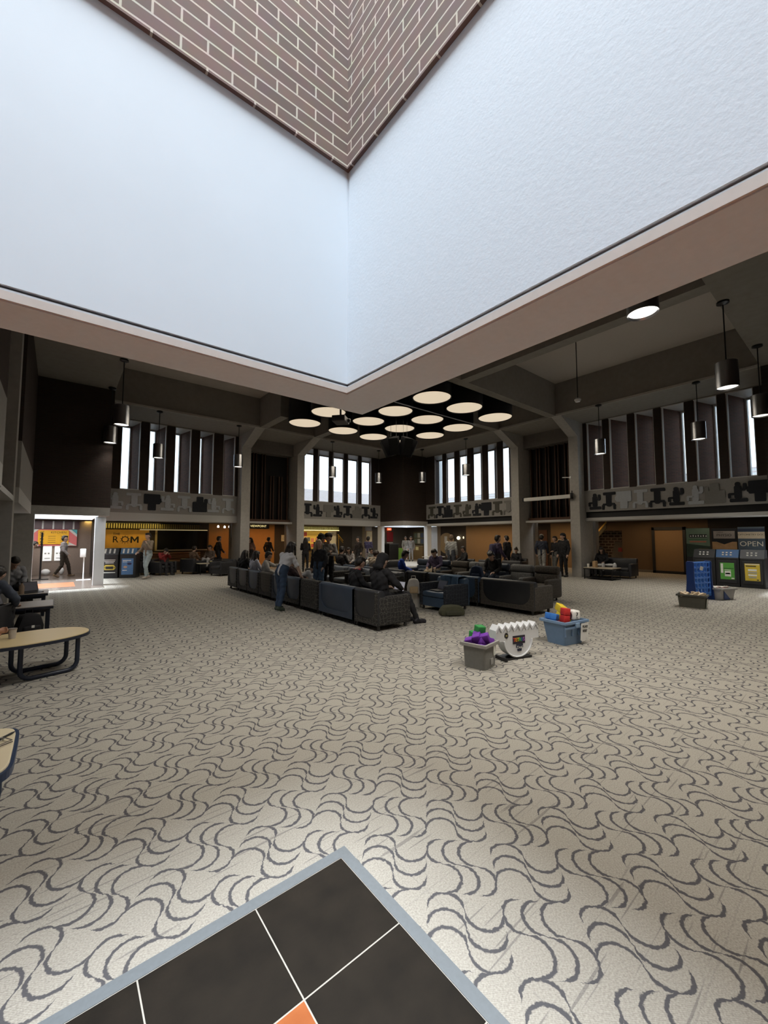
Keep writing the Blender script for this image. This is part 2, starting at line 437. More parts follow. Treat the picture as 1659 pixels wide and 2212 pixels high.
# ------------------------------------------------------------------ window walls
win_n = [10]
frame_m = M('window_frame', (.55, .54, .52), .5)
glass = glass_mat()
def slot_wall(side, axis, plane, out, a0, a1, slots, shear, br, names):
    """wall of sheared piers between tall slots; axis = running axis; out = outward sign; slots = list of (s0,s1) at the hall face"""
    def pt(s, d): return (s+shear*d, plane+out*d) if axis == 'x' else (plane+out*d, s+shear*d)
    edges = [a0]+[e for s in slots for e in s]+[a1]
    m = MB()
    for i in range(0, len(edges), 2):
        s0, s1 = edges[i], edges[i+1]
        dl0 = 0 if i == 0 else DP
        P = [pt(s0, 0), pt(s1, 0), pt(s1, DP) if i+2 < len(edges) else (pt(s1, 0)[0]+(out*DP if axis == 'y' else 0), pt(s1, 0)[1]+(out*DP if axis == 'x' else 0)),
             pt(s0, DP) if i else (pt(s0, 0)[0]+(out*DP if axis == 'y' else 0), pt(s0, 0)[1]+(out*DP if axis == 'x' else 0))]
        m.prism(P, ZM1, ZW)
    for f in m.bm.faces:
        n = f.normal
        m.bm.normal_update()
    m.bm.normal_update()
    for f in m.bm.faces:
        face_n = f.normal.y if axis == 'x' else f.normal.x
        f.material_index = 0 if abs(face_n) > .99 else 1
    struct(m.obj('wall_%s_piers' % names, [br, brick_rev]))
    # concrete jambs, header lip, sill and glass of each slot
    for s0, s1 in slots:
        win_n[0] += 1
        w = MB()
        vis = s1 if shear < 0 and axis == 'x' else s0
        j = .07
        sg = 1
        def strip(sa, sb, d0, d1, z0, z1, mi): w.prism([pt(sa, d0), pt(sb, d0), pt(sb, d1), pt(sa, d1)], z0, z1, mi=mi)
        strip(s0+.002, s1-.002, .0, DP, ZM1, ZM1+.03, 0)            # sill
        strip(s0+.002, s1-.002, .0, DP, ZW-.03, ZW, 0)              # head
        strip(s0+.004, s0+.03, .02, .10, ZM1+.03, ZW-.03, 0); strip(s1-.03, s1-.004, .02, .10, ZM1+.03, ZW-.03, 0)
        strip(s0+.004, s0+.06, DP-.10, DP-.02, ZM1+.03, ZW-.03, 0); strip(s1-.06, s1-.004, DP-.10, DP-.02, ZM1+.03, ZW-.03, 0)
        strip(s0+.06, s1-.06, DP-.10, DP-.02, ZM1+.03, ZM1+.10, 0); strip(s0+.06, s1-.06, DP-.10, DP-.02, ZW-.10, ZW-.03, 0)
        wo = struct(w.obj('window_%d' % win_n[0], frame_m))
        g = MB()
        g.prism([pt(s0+.06, DP-.065), pt(s1-.06, DP-.065), pt(s1-.06, DP-.055), pt(s0+.06, DP-.055)], ZM1+.10, ZW-.10)
        g.obj('pane', glass, wo)

LN = [(1.92, 2.62), (2.93, 3.60), (3.93, 4.62), (4.97, 5.61), (6.04, 6.62)]
LF = [(10.20, 10.92), (11.20, 11.93), (12.20, 12.95), (13.22, 13.98), (14.22, 14.99)]
RF = [(11.33, 11.90), (12.26, 12.83), (13.19, 13.78), (14.20, 14.79), (15.14, 15.79), (16.07, 16.72)]
RN = [(2.32, 3.03), (3.26, 3.92), (4.20, 4.93), (5.18, 5.84), (6.10, 6.80), (7.05, 7.71)]
slot_wall('left', 'x', LY, 1, 1.34, 6.76, LN, -.20, brick_x, 'left_near')
slot_wall('left', 'x', LY, 1, 10.12, 15.72, LF, .62, brick_x, 'left_far')
slot_wall('right', 'y', RX, 1, 11.13, 17.46, RF, .80, brick_y, 'right_far')
slot_wall('right', 'y', RX, 1, 1.87, 7.86, RN, -.30, brick_y, 'right_near')
# near walls of the hall are plain brick: the two the camera has its back to
slots_w = [(11.33, 11.90), (12.26, 12.83), (13.19, 13.78), (14.20, 14.79)]
struct(MB().box(WX-.6, WX, OY, 7.86, ZM1, ZW).box(WX-.6, WX, 11.13, 16.09, ZM1, ZW).obj('wall_west', brick_y))
struct(MB().box(OX, 18.8, NY-.4, NY, ZM0, 8.3).obj('wall_south', brick_x))
struct(MB().box(OX, 18.8, NY-.4, NY, ZL, ZM0).obj('trim_south_ledge', conc))

mural_bg = M('mural_ground', (.31, .30, .285), .9, var=.1)
ledge_m = M('ledge_concrete', (.52, .515, .50), .9, var=.06, scale=30)
def band(axis, plane, out, a0, a1, nm, black=False):
    t0, t1 = (plane, plane+out*DP) if out > 0 else (plane+out*DP, plane)
    def b(m, z0, z1, ins=0.):
        p0 = t0+ins if out > 0 else t0
        p1 = t1 if out > 0 else t1-ins
        if axis == 'x': m.box(a0, a1, p0, p1, z0, z1)
        else: m.box(p0, p1, a0, a1, z0, z1)
    m = MB(); b(m, ZM0+(.06 if black else 0), ZM1); struct(m.obj('wall_%s_mural_band' % nm, mural_bg))
    m = MB(); b(m, ZL, 2.495 if black else ZM0, 0); struct(m.obj('trim_%s_ledge' % nm, ledge_m))
    if black:
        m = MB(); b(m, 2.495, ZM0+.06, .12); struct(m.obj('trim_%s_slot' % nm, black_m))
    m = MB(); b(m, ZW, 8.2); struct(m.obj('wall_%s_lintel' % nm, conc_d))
band('x', LY, 1, 1.34, 6.76, 'left_near'); band('x', LY, 1, 10.12, 15.72, 'left_far')
band('y', RX, 1, 11.13, 17.46, 'right_far', True); band('y', RX, 1, 1.87, 7.86, 'right_near', True)
band('y', WX, -1, OY, 7.86, 'west_near'); band('y', WX, -1, 11.13, 16.09, 'west_far')

# ------------------------------------------------------------------ columns with haunches
def column(n, axis, plane, out, s0, s1):
    f = plane-out*(.5 if out > 0 else -.06)      # front face
    m = MB()
    inn = {('x', 1): PY1, ('y', 1): PX1, ('y', -1): PX0}[(axis, out)]
    prof = [(inn, ZB), (plane+out*.7, ZB), (plane+out*.7, 0), (f, 0), (f, ZB-.62), ]
    m.prism(prof, s0, s1, axis='x' if axis == 'x' else 'y')
    struct(m.obj('column_%s' % n, conc))
column('left', 'x', LY, 1, 6.76, 7.20); column('left.001', 'x', LY, 1, 9.70, 10.12)
column('right', 'y', RX, 1, 7.86, 8.26); column('right.001', 'y', RX, 1, 10.72, 11.13)
column('west', 'y', WX, -1, 7.86, 8.26); column('west.001', 'y', WX, -1, 10.72, 11.12)
struct(MB().box(1.02, 1.32, 16.95+.15, 17.45, 0, ZL).obj('column_kitchen', white_wall))
struct(MB().box(-1.75, -.55, 16.09, 16.45, 0, ZL).obj('column_kitchen.001', conc))
struct(MB().box(15.72, 15.95, 19.5, 19.9, 0, ZL).box(17.7, 18.05, 17.46, 17.75, 0, ZL).obj('column_far', white_paint))
# piers of the aisle seen behind the columns
pm = M('aisle_pier', (.25, .235, .22), .9)
for x0, x1, y0, y1 in ((6.88, 7.17, 20.81, 21.1), (9.95, 10.3, 20.81, 21.1), (18.81, 19.1, 7.95, 8.45), (18.81, 19.1, 10.92, 11.45), (18.9, 19.2, 17.75, 18.4), (15.4, 15.95, 20.81, 21.1)):
    struct(MB().box(x0, x1, y0, y1, 0, 2.46).obj('column_aisle', pm))

# ------------------------------------------------------------------ timber screens between the columns
black_screen = M('screen_black', (.006, .005, .005), .9)
batt = M('screen_batten', (.085, .036, .016), .6, var=.25, scale=12)
batt_d = M('screen_batten_dark', (.022, .008, .005), .6, var=.25, scale=12)
def screen(axis, plane, out, s0, s1, nm, cut=None):
    def b(m, a, b_, d0, d1, z0, z1, mi=0):
        lo, hi = sorted((plane+out*d0, plane+out*d1))
        if axis == 'x': m.box(a, b_, lo, hi, z0, z1, mi=mi)
        else: m.box(lo, hi, a, b_, z0, z1, mi=mi)
    m = MB(); b(m, s0, s1, .55, .75, 2.45, 8.0); struct(m.obj('wall_%s_screen' % nm, black_screen))
    m = MB(); n = 6; w = (s1-s0)
    for i in range(n):
        c = s0+w*(i+.12)/(n-.72)
        z0 = 2.52
        for k, dd in ((-.075, 0), (.075, 1)):
            if s0 < c+k-.03 and c+k+.03 < s1:
                zt = 6.5
                if cut and cut[0] <= i <= cut[1]: zt = cut[2]
                b(m, c+k-.015, c+k+.015, .34, .42, z0, zt, 0)
                b(m, c+k-.03, c+k+.03, .42, .54, z0, zt, 1)
    b(m, s0, s1, .3, .5, 2.47, 2.60, 0)
    struct(m.obj('trim_%s_battens' % nm, [batt, batt_d]))
    m = MB(); b(m, s0, s1, .05, .75, ZL, 2.47); struct(m.obj('trim_%s_screen_ledge' % nm, ledge_m))
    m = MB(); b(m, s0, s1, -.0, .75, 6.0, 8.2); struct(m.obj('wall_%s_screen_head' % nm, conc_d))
screen('x', LY, 1, 7.20, 9.70, 'left', cut=(3, 4, 4.9)); screen('y', RX, 1, 8.26, 10.72, 'right'); screen('y', WX, -1, 8.26, 10.72, 'west')

# ------------------------------------------------------------------ ceiling and beams
struct(MB().box(OX+.01, 15.69, NY-.4, 20.8, ZC, ZC+.25).box(15.69, 18.8, 1.88, 17.43, ZC, ZC+.25).box(-1.8, OX+.01, OY+.01, 16.08, ZC, ZC+.25).obj('ceiling', M('ceiling_slab', (.50, .46, .42), .95, var=.05)))
beam_m = M('beam_concrete', (.26, .245, .22), .9, var=.15, scale=6, bump=.1)
edge_m = M('beam_edge', (.5, .48, .45), .9, var=.1)
def beam(n, x0, x1, y0, y1):
    struct(MB().box(x0, x1, y0, y1, ZB, ZC).obj('beam_%s' % n, beam_m))
beam('right', PX1, RX, PY0, PY1); beam('left', PX0, PX1, PY1, LY); beam('west', WX, PX0, OY+.01, 16.08); beam('south', OX+.01, 15.7, NY, PY0)
struct(MB().box(PX1-.035, PX1-.005, PY0, PY1-.005, ZB-.01, ZB+.07).obj('trim_right_beam_edge', edge_m))
struct(MB().box(PX0, PX1-.005, PY1-.035, PY1-.005, ZB-.01, ZB+.07).obj('trim_left_beam_edge', edge_m))
KX0, KX1, KY0, KY1 = 6.75, 13.75, 8.40, 15.20       # drum light canopy
for i, xa in enumerate((6.93, 9.73)):
    beam('long.%03d' % (2*i), xa, xa+.35, PY0, KY0-.01); beam('long.%03d' % (2*i+1), xa, xa+.35, KY1+.01, PY1-.04)
for i, ya in enumerate((8.05, 10.78)):
    ya2 = ya
    if i == 0:
        beam('cross', PX0, 6.92, ya, ya+.33); beam('cross.001', 7.29, 9.72, ya, ya+.33); beam('cross.002', 10.09, PX1-.04, ya, ya+.33)
    else:
        beam('cross.003', PX0, KX0-.01, ya, ya+.33); beam('cross.004', KX1+.01, PX1-.04, ya, ya+.33)

# ------------------------------------------------------------------ aisles under the ledges
aisle_c = M('aisle_ceiling', (.06, .05, .042), .9)
struct(MB().box(-1.2, 24, 20.8, 26, 2.46, 2.7).box(18.8, 24, NY-.4, 20.8, 2.46, 2.7).obj('ceiling_aisle', aisle_c))
struct(MB().box(OX, 24, -4.2, NY-.41, 2.46, 2.7).obj('ceiling_aisle_south', aisle_c))
struct(MB().box(OX, 24, -4.2, -4.0, 0, 2.46).box(OX-.2, OX, -4.2, BYW-.21, 0, 2.46).obj('wall_back_south', M('south_back', (.20, .13, .075), .85)))
struct(MB().box(-6, WX-DP, OY, 24.5, 2.46, 2.7).obj('ceiling_aisle_west', aisle_c))
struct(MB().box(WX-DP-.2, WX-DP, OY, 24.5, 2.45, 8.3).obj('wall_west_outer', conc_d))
amber = M('amber_wall', (.42, .22, .075), .8, var=.1, scale=4)
brownw = M('brown_wall', (.125, .078, .042), .85, var=.08, scale=3)
darkw = M('dark_wall', (.05, .04, .034), .85, var=.2)
tanw = M('tan_wall', (.30, .195, .105), .8, var=.06, scale=3)
greyw = M('grey_brown_wall', (.11, .095, .08), .85, var=.1)
BY, BX = 24.0, 22.0
def wall_y(n, x0, x1, m, z1=2.46, y=BY): struct(MB().box(x0, x1, y, y+.2, 0, z1).obj('wall_back_%s' % n, m))
def wall_x(n, y0, y1, m, z1=2.46, x=BX): struct(MB().box(x, x+.2, y0, y1, 0, z1).obj('wall_side_%s' % n, m))
wall_y('bar', 1.3, 6.7, darkw); wall_y('amber', 6.7, 7.9, amber); wall_y('dark', 7.9, 8.6, darkw); wall_y('amber.001', 8.6, 10.65, amber)
wall_y('dark.001', 10.65, 12.6, darkw); wall_y('board', 12.6, 15.3, M('board_back', (.20, .13, .06), .8)); wall_y('dark.002', 15.3, 16.6, darkw)
wall_y('grey', 16.6, 18.2, greyw); wall_y('far', 18.2, 24, greyw)
wall_x('far', 20.6, 24.2, greyw); wall_x('glazed', 17.95, 20.6, darkw); wall_x('tan', 14.3, 17.95, tanw); wall_x('dark', 11.8, 14.3, darkw)
wall_x('tan.001', 9.4, 11.8, tanw)
wall_x('brown', 4.6, 8.05, brownw); wall_x('dark.001', -4.2, 4.6, darkw)
struct(MB().box(21.98, 22.0, 4.6, 8.05, 0, .12).obj('baseboard_right', M('grey_skirting', (.16, .14, .12), .6)))
# kitchen end, past the left tower
struct(MB().box(-3.2, 1.3, 23.4, 23.6, 0, 2.46).obj('wall_kitchen', M('kitchen_wall', (.30, .23, .19), .8)))
struct(MB().box(1.25, 1.4, 20.9, 24, 0, 2.46).obj('wall_kitchen_side', darkw))
struct(MB().box(-3.4, -3.2, 1.8, 24, 0, 2.46).obj('wall_west_aisle', darkw))
struct(MB().box(-3.2, 1.3, 16.3, 23.4, .0005, .006).obj('floor_kitchen', M('polished_floor', (.16, .13, .11), .25, var=.15, scale=3)))
struct(MB().box(-.6, .55, 17.2, 18.9, .0062, .009).obj('floor_kitchen_inlay', M('orange_tile', (.45, .16, .08), .3, var=.2)))
struct(MB().box(15.96, 22, 17.46, 24, .0005, .004).obj('floor_far', M('far_floor', (.25, .22, .18), .5)))
# stairs with a brick cheek on the right side
struct(MB().box(22.0, 22.2, 8.05, 9.4, 2.0, 2.46).obj('wall_stair_head', brownw))
stair_brick = brick_mat('stair_brick', (.11, .065, .05), (.085, .055, .045), (.36, .30, .24), 'd', w=.3, h=.15, ms=.05)
struct(MB().box(23.0, 23.2, 7.0, 11.0, 0, 2.6).obj('wall_stair', stair_brick))
m = MB()
for i in range(9): m.box(22.0+i*.11, 22.99, 8.10, 8.75, i*.16+.0005, (i+1)*.16)
struct(m.obj('stairs', M('stair_concrete', (.16, .14, .12), .9)))
# exterior seen through the slots and the light that comes in
ext = brick_mat('exterior_brick', (.85, .72, .70), (.80, .68, .66), (.9, .88, .86), 'x', w=.4, h=.12, ms=.02)
struct(MB().box(12, 40, 34, 34.4, 0, 6.3).obj('exterior_building', ext))
struct(MB().box(33, 33.4, 4, 33, 0, 6.0).obj('exterior_building.001', ext))
struct(MB().box(-60, 90, -60, 90, -.6, -.3).obj('exterior_ground', M('exterior_paving', (.35, .35, .35), .9)))
# ------------------------------------------------------------------ drum lights
t = tag(MB().box(KX0, KX1, KY0, KY1, 7.72, 7.80).obj('light_canopy', M('canopy_black', (.008, .008, .009), .7)), 'black ceiling panel carrying the cluster of drum lights', 'ceiling panel')
drum_black = M('drum_black', (.010, .011, .014), .38, var=.3)
def make_drum():
    r = thing('drum_pendant', '', 'ceiling light', (0, 0, 0), 0, 'black drum lights under the ceiling panel')
    MB().lathe([(.62, .03), (.645, 0), (.645, 1.45), (0, 1.45)], 48).obj('drum_shade', drum_black, r, True)
    MB().lathe([(0, .028), (.618, .03), (.618, .05), (0, .05)], 48).obj('diffuser', cream_em, r)
    return r
d0 = make_drum(); first = True
rows = ['nearest the right column', 'second nearest the right column', 'third nearest the right column', 'nearest the left column']
rowY = [9.09, 10.94, 12.59, 14.42]; colX = [7.62, 9.47, 11.13, 12.97]
colw = ['first', 'second', 'third', 'farthest']
for j, y in enumerate(rowY):
    for i, x in enumerate(colX):
        if i == 0 and j < 2: continue      # behind the soffit
        lab = 'black drum light with cream disc, row %s, place %s' % (rows[j], colw[i])
        if first: d0.location = (x, y, 6.27); d0['label'] = lab; first = False
        else: dup(d0, (x, y, 6.27), None, lab)
r = thing('ceiling_rail', 'thin shiny steel rail running between the drum lights', 'rail', (0, 0, 0))
MB().tube([(8.7, 10.10, 6.26), (13.1, 10.10, 6.26)], .022, 8).obj('rail_bar', steel, r)
for hx in (8.9, 12.9): MB().tube([(hx, 10.10, 6.27), (hx, 10.10, 7.72)], .012, 6).obj('hanger', blackm, r)

# ------------------------------------------------------------------ pendants
def make_pendant():
    r = thing('pendant_light', '', 'pendant lamp', (0, 0, 0), 0, 'steel cylinder pendants around the hall')
    MB().lathe([(0, 1.87), (.11, 1.87), (.11, 1.83), (.03, 1.80), (0, 1.80)], 20).obj('ceiling_rose', blackm, r, True)
    MB().tube([(0, 0, .55), (0, 0, 1.82)], .012, 8).obj('rod', blackm, r, True)
    MB().lathe([(.175, .03), (.192, 0), (.194, .02), (.194, .545), (.185, .555), (.02, .56), (0, .56)], 36).obj('cylinder_shade', steel, r, True)
    MB().lathe([(0, .035), (.174, .03), (.174, .06), (0, .06)], 32).obj('lens', lamp_em, r)
    return r
PN = [(6.22, 1.90, 'half hidden by the entry soffit'), (10.74, 1.80, 'largest whole one, upper right'), (13.92, 1.70, 'cut by the right edge of the photo'),
      (15.72, 3.40, 'in front of the fifth slot window on the right'), (15.62, 6.36, 'in front of the first slot window right of the right columns'),
      (15.78, 12.82, 'in front of the far right bright windows'), (15.82, 15.98, 'just right of the far corner tower edge'), (14.10, 17.76, 'just left of the far corner tower edge'),
      (10.92, 17.62, 'between the far left bright windows'), (6.10, 17.70, 'in front of the left column'), (2.96, 17.66, 'in front of the second left slot window'),
      (1.27, 13.10, 'at the left, higher of the nearest pair'), (1.24, 15.85, 'at the left against dark brick, lower of the pair')]
p0 = make_pendant()
for i, (x, y, w) in enumerate(PN):
    lab = 'brushed steel cylinder pendant ' + w
    if i == 0: p0.location = (x, y, 4.77); p0['label'] = lab
    else: dup(p0, (x, y, 4.77), None, lab)
r = thing('ceiling_sensor', 'small pale round sensor hanging on a long black rod', 'sensor', (10.75, 4.9, 5.35))
MB().tube([(0, 0, .05), (0, 0, 2.6)], .012, 8).obj('rod', blackm, r)
MB().lathe([(0, -.05), (.06, -.04), (.085, .02), (.05, .06), (0, .07)], 20).obj('sensor_head', M('sensor_grey', (.55, .55, .55), .5), r, True)
MB().lathe([(0, 2.64), (.09, 2.64), (.09, 2.60), (0, 2.59)], 20).obj('ceiling_rose', blackm, r, True)

# projector at the edge of the soffit
r = thing('projector', 'dark ceiling projector on a short mount beside the drum lights', 'projector', (6.15, 9.50, 4.92), R_(40))
MB().box(-.24, .24, -.19, .19, 0, .17, .02).obj('projector_body', M('projector_grey', (.045, .042, .045), .5), r)
MB().lathe([(0, -.235), (.05, -.235), (.06, -.18), (.06, .0)], 20, mat=Matrix.Translation((.12, -.02, .09)) @ Matrix.Rotation(-PI/2, 4, 'X')).obj('lens', M('lens_black', (.01, .01, .02), .1), r, True)
MB().tube([(0, 0, .17), (0, 0, 3.05)], .03, 10).box(-.12, .12, -.12, .12, .17, .20).obj('mount', blackm, r)
# loudspeaker cluster
spk_m = M('speaker_black', (.004, .004, .005), .9, spec=.08); spk_g = M('speaker_grille', (.006, .006, .006), .9, spec=.05, var=.4, scale=200)
sc = Vector((10.35, 11.75, 5.20))
for i, (a, lab) in enumerate(((150, 'black loudspeaker of the hanging cluster, turned left'), (210, 'black loudspeaker of the hanging cluster, left of centre'), (262, 'black loudspeaker of the hanging cluster, right of centre'), (318, 'black loudspeaker of the hanging cluster, turned right'))):
    ang = R_(a)
    r = thing('loudspeaker', lab, 'loudspeaker', (sc.x+.42*math.cos(ang), sc.y+.42*math.sin(ang), sc.z), ang, 'hanging loudspeaker cluster')
    tilt = Matrix.Rotation(R_(24), 4, 'Y')
    MB().prism([(-.20, -.13), (.20, -.19), (.20, .19), (-.20, .13)], -.33, .33, mat=tilt, bev=.012).obj('cabinet', spk_m, r)
    MB().box(.201, .212, -.175, .175, -.31, .31, mat=tilt).obj('grille', spk_g, r)
    MB().tube([(-.1, 0, .25), (-.1, 0, 2.52)], .006, 6).obj('cable', blackm, r)

# projection screen case on the right screen wall
r = thing('projection_screen', 'white roll-up projection screen case hung in front of timber battens', 'projection screen', (16.95, 9.24, 3.36))
MB().box(-.07, .07, -1.1, 1.1, -.02, .14, .02).obj('screen_case', M('screen_case_white', (.62, .61, .58), .5), r)
MB().box(-.08, .08, -1.16, -1.1, -.05, .2, .01).box(-.08, .08, 1.1, 1.16, -.04, .16, .01).obj('end_cap', blackm, r)
MB().box(.05, .09, -1.13, -1.10, .05, .30).box(.05, 1.19, -.85, -.80, .1, .15).box(.05, 1.19, .80, .85, .1, .15).obj('bracket', blackm, r)
r = thing('microphone_arm', 'thin pale bracket arm sticking out of the right column', 'bracket', (17.09, 8.30, 4.25))
MB().tube([(-.02, -.1, 0), (-.03, .25, .03)], .018, 8).box(-.03, .008, -.12, -.06, -.05, .05).obj('arm', white_paint, r)

# ------------------------------------------------------------------ lamps
def area(name, loc, rot, sx, sy, e, col=(1, 1, 1), spread=180):
    l = bpy.data.lights.new(name, 'AREA'); l.shape = 'RECTANGLE'; l.size = sx; l.size_y = sy; l.energy = e; l.color = col; l.spread = R_(spread)
    o = bpy.data.objects.new(name, l); C.objects.link(o); o.location = loc; o.rotation_euler = rot
    return o
SKY = (.86, .93, 1.)
area('skylight_entry', (-.45, 0, 9.0), (0, 0, 0), 2.7, 2.9, 800, (.88, .94, 1.), 120)
area('skylight_kitchen', (-.4, 17.8, 9.0), (0, 0, 0), 2.6, 2.6, 3200, SKY)
area('skylight_far', (17.2, 19, 9.0), (0, 0, 0), 2.4, 2.4, 1300, SKY)
area('skylight_right', (17.2, .4, 9.0), (0, 0, 0), 2.4, 2.4, 6500, SKY)
for i, (x, y, w) in enumerate(PN):
    l = bpy.data.lights.new('pendant_or_fill_spot', 'SPOT'); l.energy = 150 if i < 11 else 35; l.spot_size = R_(92); l.spot_blend = 1.; l.shadow_soft_size = .12; l.color = (1, .93, .82)
    o = bpy.data.objects.new('pendant_or_fill_spot', l); C.objects.link(o); o.location = (x, y, 4.74)
for x, y, e in ((1.7, 4.6, 360), (1.5, 8.6, 170), (4.6, 1.5, 370), (8.0, 1.7, 280), (3.2, 3.4, 330), (14.2, 2.9, 420), (2.6, 15.6, 260)):  # extra spots with no pendant above them, added to brighten the carpet
    l = bpy.data.lights.new('pendant_or_fill_spot', 'SPOT'); l.energy = e; l.spot_size = R_(120); l.spot_blend = 1.; l.shadow_soft_size = .35; l.color = (1, .95, .87)
    o = bpy.data.objects.new('pendant_or_fill_spot', l); C.objects.link(o); o.location = (x, y, 4.74)
for j, y in enumerate(rowY):
    for i, x in enumerate(colX):
        l = bpy.data.lights.new('drum_lamp', 'AREA'); l.shape = 'DISK'; l.size = 1.15; l.energy = 20; l.color = (1, .88, .70)
        o = bpy.data.objects.new('drum_lamp', l); C.objects.link(o); o.location = (x, y, 6.255)
WARM = (1., .62, .28)
area('aisle_amber', (9.2, 22.6, 2.42), (0, 0, 0), 3.6, .5, 42, (1., .50, .18))
area('aisle_bar', (2.6, 23.3, 2.42), (0, 0, 0), 3.2, .2, 22, (1., .72, .22))
area('aisle_board', (13.6, 23.0, 2.42), (0, 0, 0), 3., .3, 30, (1., .80, .40))
area('aisle_tan', (20.6, 15.6, 2.42), (0, 0, 0), .5, 5., 45, (1., .68, .36))
area('aisle_tan_2', (20.6, 10.2, 2.42), (0, 0, 0), .5, 2.6, 22, (1., .66, .34))
area('aisle_brown', (20.9, 6.2, 2.42), (0, 0, 0), .4, 2.6, 16, (1., .68, .36))
area('aisle_south_fill', (6, -2.4, 2.42), (0, 0, 0), 6, .5, 40, (1., .75, .45))  # added fill so the unseen south aisle is not dark
area('stair_light', (22.6, 8.7, 2.55), (0, 0, 0), .6, .5, 9, (1., .8, .5))
area('banner_light', (18.7, 3.4, 2.42), (0, 0, 0), .4, 2.6, 14, (1., .86, .68))
area('kitchen_light', (-.6, 21.6, 2.40), (0, 0, 0), 2.4, 1.6, 60, (1, .97, .93))
area('far_room_light', (19.5, 21.5, 2.42), (0, 0, 0), 2, 2, 30, (1, .93, .8))
# overcast sky
w = bpy.data.worlds.new('overcast'); bpy.context.scene.world = w; w.use_nodes = True
nt = w.node_tree; bg = nt.nodes['Background']
sky = nt.nodes.new('ShaderNodeTexSky'); sky.sky_type = 'HOSEK_WILKIE'; sky.turbidity = 8; sky.sun_direction = (.3, -.3, .9)
mx = nt.nodes.new('ShaderNodeMix'); mx.data_type = 'RGBA'; mx.inputs[0].default_value = .12
mx.inputs[6].default_value = (.90, .96, 1., 1); nt.links.new(sky.outputs[0], mx.inputs[7]); nt.links.new(mx.outputs[2], bg.inputs[0])
bg.inputs[1].default_value = 3.0
sc_ = bpy.context.scene
sc_.view_settings.view_transform = 'Standard'; sc_.view_settings.look = 'None'; sc_.view_settings.exposure = 0
sc_.cycles.use_adaptive_sampling = True; sc_.cycles.adaptive_threshold = .04
sc_.cycles.max_bounces = 5; sc_.cycles.diffuse_bounces = 3; sc_.cycles.glossy_bounces = 3; sc_.cycles.transparent_max_bounces = 8; sc_.cycles.transmission_bounces = 3
sc_.cycles.caustics_reflective = False; sc_.cycles.caustics_refractive = False
sc_.cycles.sample_clamp_indirect = 6
# ------------------------------------------------------------------ upholstery
vin_navy = M('vinyl_navy', (.034, .048, .076), .42, var=.2, scale=5)
vin_black = M('vinyl_black', (.022, .023, .027), .42, var=.25, scale=5)
vin_grey = M('vinyl_grey', (.16, .175, .20), .45, var=.15, scale=6)
vin_blue = M('vinyl_blue', (.05, .088, .15), .45, var=.2, scale=5)
pat_dark = fabric_pattern('pattern_dark', (.020, .019, .018), (.12, .11, .095), 11)
pat_navy = fabric_pattern('pattern_navy', (.018, .022, .032), (.075, .085, .10), 11)
pat_brown = fabric_pattern('pattern_brown', (.060, .052, .044), (.13, .115, .095), 13)
pat_grey = fabric_pattern('pattern_grey', (.16, .165, .17), (.30, .30, .30), 15)
caster_m = M('caster_grey', (.06, .06, .06), .5)

def make_chair(name, label, cat, loc, rz, w=.86, back=vin_black, seat=vin_black, arm=pat_dark, frame=None, group=None, pillow=None, h=.71):
    """low lounge chair, faces local +x"""
    r = thing(name, label, cat, (loc[0], loc[1], 0), rz, group)
    hw = w/2
    frame = frame or arm
    MB().box(-.30, .37, -hw+.11, hw-.11, .09, .30, .015).obj('base', frame, r)
    MB().box(-.22, .40, -hw+.115, hw-.115, .30, .43, .045, 3).obj('seat_cushion', seat, r, True)
    # backrest: slightly raked slab, rounded top
    bko = MB().prism([(-.39, .10), (-.22, .10), (-.18, .45), (-.235, h-.03), (-.27, h), (-.36, h), (-.395, h-.04)], -hw+.015, hw-.015, 'y', bev=.02).obj('backrest', back, r, True)
    # patterned frame with a U shaped cut-out on the outside of the back
    n = 14; out = []; inn = []
    y0, z0, z1 = hw-.02, .10, h-.035
    iy, iz = y0-.075, z0+.10
    P = [(-y0, z1), (-y0, z0), (y0, z0), (y0, z1)]
    arc = []
    rad = min(.26, iy*.6)
    for i in range(n+1):
        a = PI+PI/2*i/n
        arc.append((-iy+rad+rad*math.cos(a), iz+rad+rad*math.sin(a)))
    for i in range(n+1):
        a = 1.5*PI+PI/2*i/n
        arc.append((iy-rad+rad*math.cos(a), iz+rad+rad*math.sin(a)))
    poly = P+[(iy, z1)]+arc[::-1]+[(-iy, z1)]
    MB().prism(poly, -.405, -.385, 'x').obj('back_frame', frame, bko)
    for s in (-1, 1):
        MB().box(-.36, .39, s*(hw-.06)-.058, s*(hw-.06)+.058, .09, .60, .03, 3).obj('armrest', arm, r, True)
    for x in (-.32, .32):
        for s in (-1, 1):
            m = MB(); m.tube([(x, s*(hw-.09)-.014, .033), (x, s*(hw-.09)+.014, .033)], .032, 12).box(x-.02, x+.02, s*(hw-.09)-.02, s*(hw-.09)+.02, .05, .092)
            m.obj('caster', caster_m, r)
    if pillow:
        MB().box(-.20, -.06, -hw+.13, hw-.13, .40, h+.02, .05, 3, mat=Matrix.Rotation(R_(-12), 4, 'Y')).obj('back_cushion', pillow, r, True)
    return r

